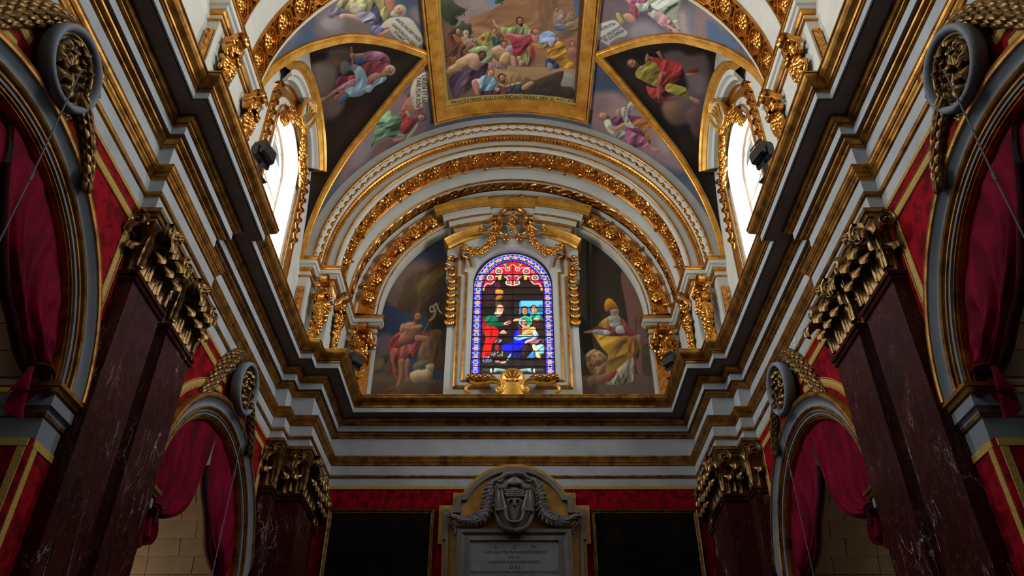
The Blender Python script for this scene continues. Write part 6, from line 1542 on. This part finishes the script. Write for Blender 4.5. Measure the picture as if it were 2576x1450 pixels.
    for e in (1, -1):
        g = lambda q: [(497 + e * (x - 497), y) for x, y in q]
        for (x, y, r_) in ((340, 240, 42), (240, 312, 40), (450, 370, 36), (440, 215, 30), (265, 240, 20)):
            (gx, gy), = g([(x, y)]); c.ell(gx, gy, r_, r_ * .85, (222, 222, 214), 0, form=.1); c.ell(gx, gy, r_ * .74, r_ * .62, (196, 26, 40), 0, form=0); c.ell(gx, gy, r_ * .5, r_ * .42, (24, 120, 90), 0, form=0); c.ell(gx, gy, r_ * .2, r_ * .18, (226, 190, 90), 0, form=0)
        for q, col, w_ in (([(400, 160), (440, 200), (490, 160)], (216, 196, 110), 10), ([(420, 150), (425, 200)], (30, 150, 130), 12), ([(300, 200), (400, 200)], (216, 214, 220), 8), ([(170, 420), (200, 380), (250, 385), (290, 350)], (220, 214, 190), 10), ([(300, 300), (370, 290)], (230, 226, 214), 10), ([(400, 300), (440, 330), (420, 380), (490, 400)], (210, 220, 220), 9), ([(480, 300), (450, 290), (420, 310)], (120, 190, 206), 10)): c.line(g(q), w_, col)
        (gx, gy), = g([(350, 320)]); c.ell(gx, gy, 20, 22, (230, 170, 50), 0); (gx, gy), = g([(165, 445)]); c.ell(gx, gy, 14, 20, (230, 170, 50), 0)
    # border of scrolls on blue
    def bd(pts_in, pts_out): B(pts_in + pts_out[::-1], (44, 34, 190), 1, False, form=0, **kw)
    arcP = lambda r_: [(497 + r_ * math.cos(t), 492 - 18 - r_ * math.sin(t) * 1.0 * .95 + 6) for t in np.linspace(PI, 0, 25)]
    o_ = [(15, 1405), (52, 480)] + [(497 - 443 * math.cos(t), 480 - 432 * math.sin(t)) for t in np.linspace(.03, PI - .03, 33)] + [(942, 480), (980, 1405)]
    i_ = [(125, 1405), (148, 480)] + [(497 - 347 * math.cos(t), 480 - 350 * math.sin(t)) for t in np.linspace(.03, PI - .03, 33)] + [(846, 480), (872, 1405)]
    bd(o_, i_)
    L = np.cumsum([0] + [math.hypot(b_[0] - a_[0], b_[1] - a_[1]) for a_, b_ in zip(o_, o_[1:])]); N_ = 62
    for k_ in range(N_):
        d = (k_ + .5) / N_ * L[-1]; pt = lambda dd, t: np.array([np.interp(dd, L, [(1 - t) * a_[q] + t * b_[q] for a_, b_ in zip(o_, i_)]) for q in (0, 1)])
        p = pt(d, .5); a_, b_ = pt(d, .12), pt(d, .88)
        c.ell(*p, 27, 22, (226, 226, 220), 0, form=0, soft=1); c.ell(*p, 20, 16, (176, 30, 50) if k_ % 2 else (50, 44, 200), 0, form=0, soft=1); c.ell(*p, 14, 12, (230, 196, 96) if k_ % 2 else (20, 130, 96), 0, form=0, soft=1); c.ell(*p, 5, 4, (120, 40, 40), 0, form=0, soft=1)
        for q, col in ((a_, (150, 170, 240)), (b_, (200, 60, 80)), (pt(d + L[-1] / N_ / 2, .3), (226, 80, 70)), (pt(d + L[-1] / N_ / 2, .7), (110, 180, 230))): c.ell(*q, 7, 7, col, 0, form=0, soft=1)
    c.line(i_, 7, (10, 8, 10), 1, False); c.line(o_, 8, (150, 160, 200), 1, False)

paint_crown(); paint_vault(); paint_murals(); paint_glass()
# ================================================================== PAINTED SURFACES
def build_painted():
    # picture on the crown of the vault
    A = np.linspace(-20.6, 20.6, 300); Yv = np.concatenate([np.linspace(11.5, 11.85, 8), np.linspace(11.87, 15.53, 255)])
    P = np.array([[on_vault((math.radians(a_) * RV, y), -.01) for y in Yv] for a_ in A])
    paint_grid('crown_painting', P, CV['crown'], 'fresco', CEIL)
    P = np.array([[on_vault((math.radians(a_) * RV, y), -.012) for y in (10.88, 11.5)] for a_ in np.linspace(-25, 25, 24)])
    paint_grid('painted_ground', P, CV['sky'], 'fresco', CEIL)
    P = np.array([[on_vault((math.radians(a_) * RV, y), -.012) for y in np.linspace(15.52, 16.27, 12)] for a_ in np.linspace(-25, 25, 120)])
    paint_grid('painted_ground', P, CV['sky'], 'fresco', CEIL)
    for s, sd in ((-1, 'l'), (1, 'r')):
        A = np.linspace(24.2, 90, 290)
        P = [[on_vault((s * math.radians(a_) * RV, y), -.014) for y in np.linspace(YB - .08 + rib_off(a_) - .02, 16.27, 130)] for a_ in A]
        paint_grid('vault_fresco', P, CV['spandrel_' + sd], 'fresco', CEIL)
        A = np.linspace(24.2, 90, 260)
        P = [[on_vault((s * math.radians(a_) * RV, y), -.014) for y in np.linspace(10.86, YB - .08 - rib_off(a_) + .02, 120)] for a_ in A]
        paint_grid('vault_fresco', P, CV['upper_' + sd], 'fresco', CEIL)
        # the lunette's own little vault
        O = np.concatenate([np.linspace(-2.56, -.02, 110), np.linspace(0, 2.56, 300)]); P = []
        for o_ in O:
            a_ = math.radians(rib_ang(o_)); xr, z = RV * math.sin(a_), ZC + RV * math.cos(a_)
            P.append([(s * (xr - .02 + (5.47 - xr + .02) * t), YB - .08 + o_, z + .01) for t in np.linspace(0, 1, 280)])
        paint_grid('lunette_fresco', P, CV['lunette_' + sd], 'fresco', CEIL)
        # murals either side of the stained glass
        X = np.linspace(1.78, 3.80, 150); P = []
        for x in X:
            zt = ZC + math.sqrt(max(0, 3.84 ** 2 - x * x)); P.append([(s * x, 19.03, z) for z in np.linspace(9.9, zt, 270)])
        paint_grid('mural', P, CV['mural_' + sd], 'fresco', WE)
    # stained glass
    W3 = root('window_3', (0, 19, ZB), kind='structure')
    P = []
    for x in np.linspace(-1.15, 1.15, 270):
        zt = 14.2 + math.sqrt(max(0, 1.15 ** 2 - x * x)) * 1.0
        P.append([(x, 19.0, z) for z in np.linspace(11.0, 11.0 + (zt - 11.0), 380)])
    paint_grid('stained_glass', P, CV['glass'], 'stained_glass', W3)
    m = MB(); zl = [Y3(1290, 630 + 318 / 1 * (r_ / 1450) * 1.0063, 19.0)[2] for r_ in (282, 352, 430, 508, 575, 660, 742, 822, 905, 990, 1072, 1155, 1240, 1330)]
    for k_, z in enumerate(zl):
        e = 1.15 if z < 14.2 else math.sqrt(max(.01, 1.15 ** 2 - (z - 14.2) ** 2))
        t = .011 if k_ in (0, 6, 9, 12) else .006
        m.box((-e, 18.965, z - t), (e, 18.99, z + t))
    for x in (0,): m.box((x - .007, 18.965, 11.0), (x + .010, 18.99, 15.35))
    for s in (-1, 1): m.box((s * .905 - .006, 18.965, 11.0), (s * .905 + .006, 18.99, 14.2))
    P = [[(rr * math.sin(a_), yy, 14.2 + rr * math.cos(a_)) for rr, yy in ((.90, 18.99), (.90, 18.965), (.912, 18.965), (.912, 18.99))] for a_ in np.linspace(-PI / 2, PI / 2, 33)]
    m.grid(P, 0, False)
    m.tube([(-1.15, 18.985, 11.0)] + [(1.15 * math.sin(a_), 18.985, 14.2 + 1.15 * math.cos(a_)) for a_ in np.linspace(-PI / 2, PI / 2, 33)] + [(1.15, 18.985, 11.0)], .02, 5)
    part(m, 'leading', 'lead', W3)

def cyl_hit(u, v, R):
    d = ray(u, v); a_ = d[0] ** 2 + d[2] ** 2; b_ = -2 * d[2] * ZC; c_ = ZC * ZC - R * R
    t = (-b_ + math.sqrt(max(0, b_ * b_ - 4 * a_ * c_))) / (2 * a_); return d * t
def vault_text(tx, p0, p1, hgt, skew=0.0, R=RV - .004):
    """lettering painted along a line on the vault from p0 to p1 (measured on the photograph)"""
    ax = np.array(p1, float) - np.array(p0, float); L = np.hypot(*ax); ax /= L; up = np.array([ax[1], -ax[0]]); c = (np.array(p0) + np.array(p1)) / 2
    def xf(a_, b_):
        q = c + ax * (a_ + skew * b_) + up * b_; return tuple(cyl_hit(q[0], q[1], R))
    obj('lettering', text_mesh(tx, hgt * 1.4, xf, L), CEIL)
build_painted()
def zt_(ox, oy, z): return lambda x, y: (ox + x / z, oy + y / z)
q = zt_(700, 0, 6.779)
vault_text('ANTE FACIEM INDI-', q(2000, 340), q(2420, 728), 8.5)
vault_text('GNATIONIS EIUS QUIS', q(1935, 432), q(2325, 795), 8.0)
vault_text('STABIT', q(1968, 560), q(2130, 712), 7.5)
vault_text('cap. I v. 6', q(2135, 716), q(2205, 782), 4.2)
q = zt_(1490, 0, 6.779)
vault_text('SCRUTA-', q(145, 530), q(405, 422), 8.5)
vault_text('BOR IERUSALEM', q(150, 692), q(492, 480), 8)
vault_text('IN LUCERNIS', q(215, 720), q(540, 545), 8.5)
q = zt_(780, 100, 4.8333)
vault_text('LAUDA ET LAE-', q(1365, 435), q(1365, 800), 11)
vault_text('TARE FILIA SION', q(1298, 460), q(1290, 830), 11)
vault_text('Cap. 2 v. 10', q(1240, 690), q(1255, 820), 5)
q = zt_(1480, 100, 4.8333)
vault_text('IN MONTE SION', q(440, 1000), q(475, 800), 6.5)
vault_text('ERIT SALVATIO', q(492, 1010), q(510, 830), 6.5)
vault_text('Abdias v. 17', q(500, 830), q(580, 790), 4.5)
# signature strip under the crown painting, bent to the strip
def strip_xf(a_, b_):
    x = 1290 + a_; t = a_ / 157.0
    y = 248.0 + 12.5 * t * t - b_ + 2.5 * (t < 0) * t * t
    return tuple(cyl_hit(x, y, RV + .002))
obj('lettering', text_mesh('VINCENTIUS MANNO SICULUS PANORMITANUS PINGEBAT ANNO SAL. M.DCC.XCIV', 12.0, strip_xf, 312), CEIL)
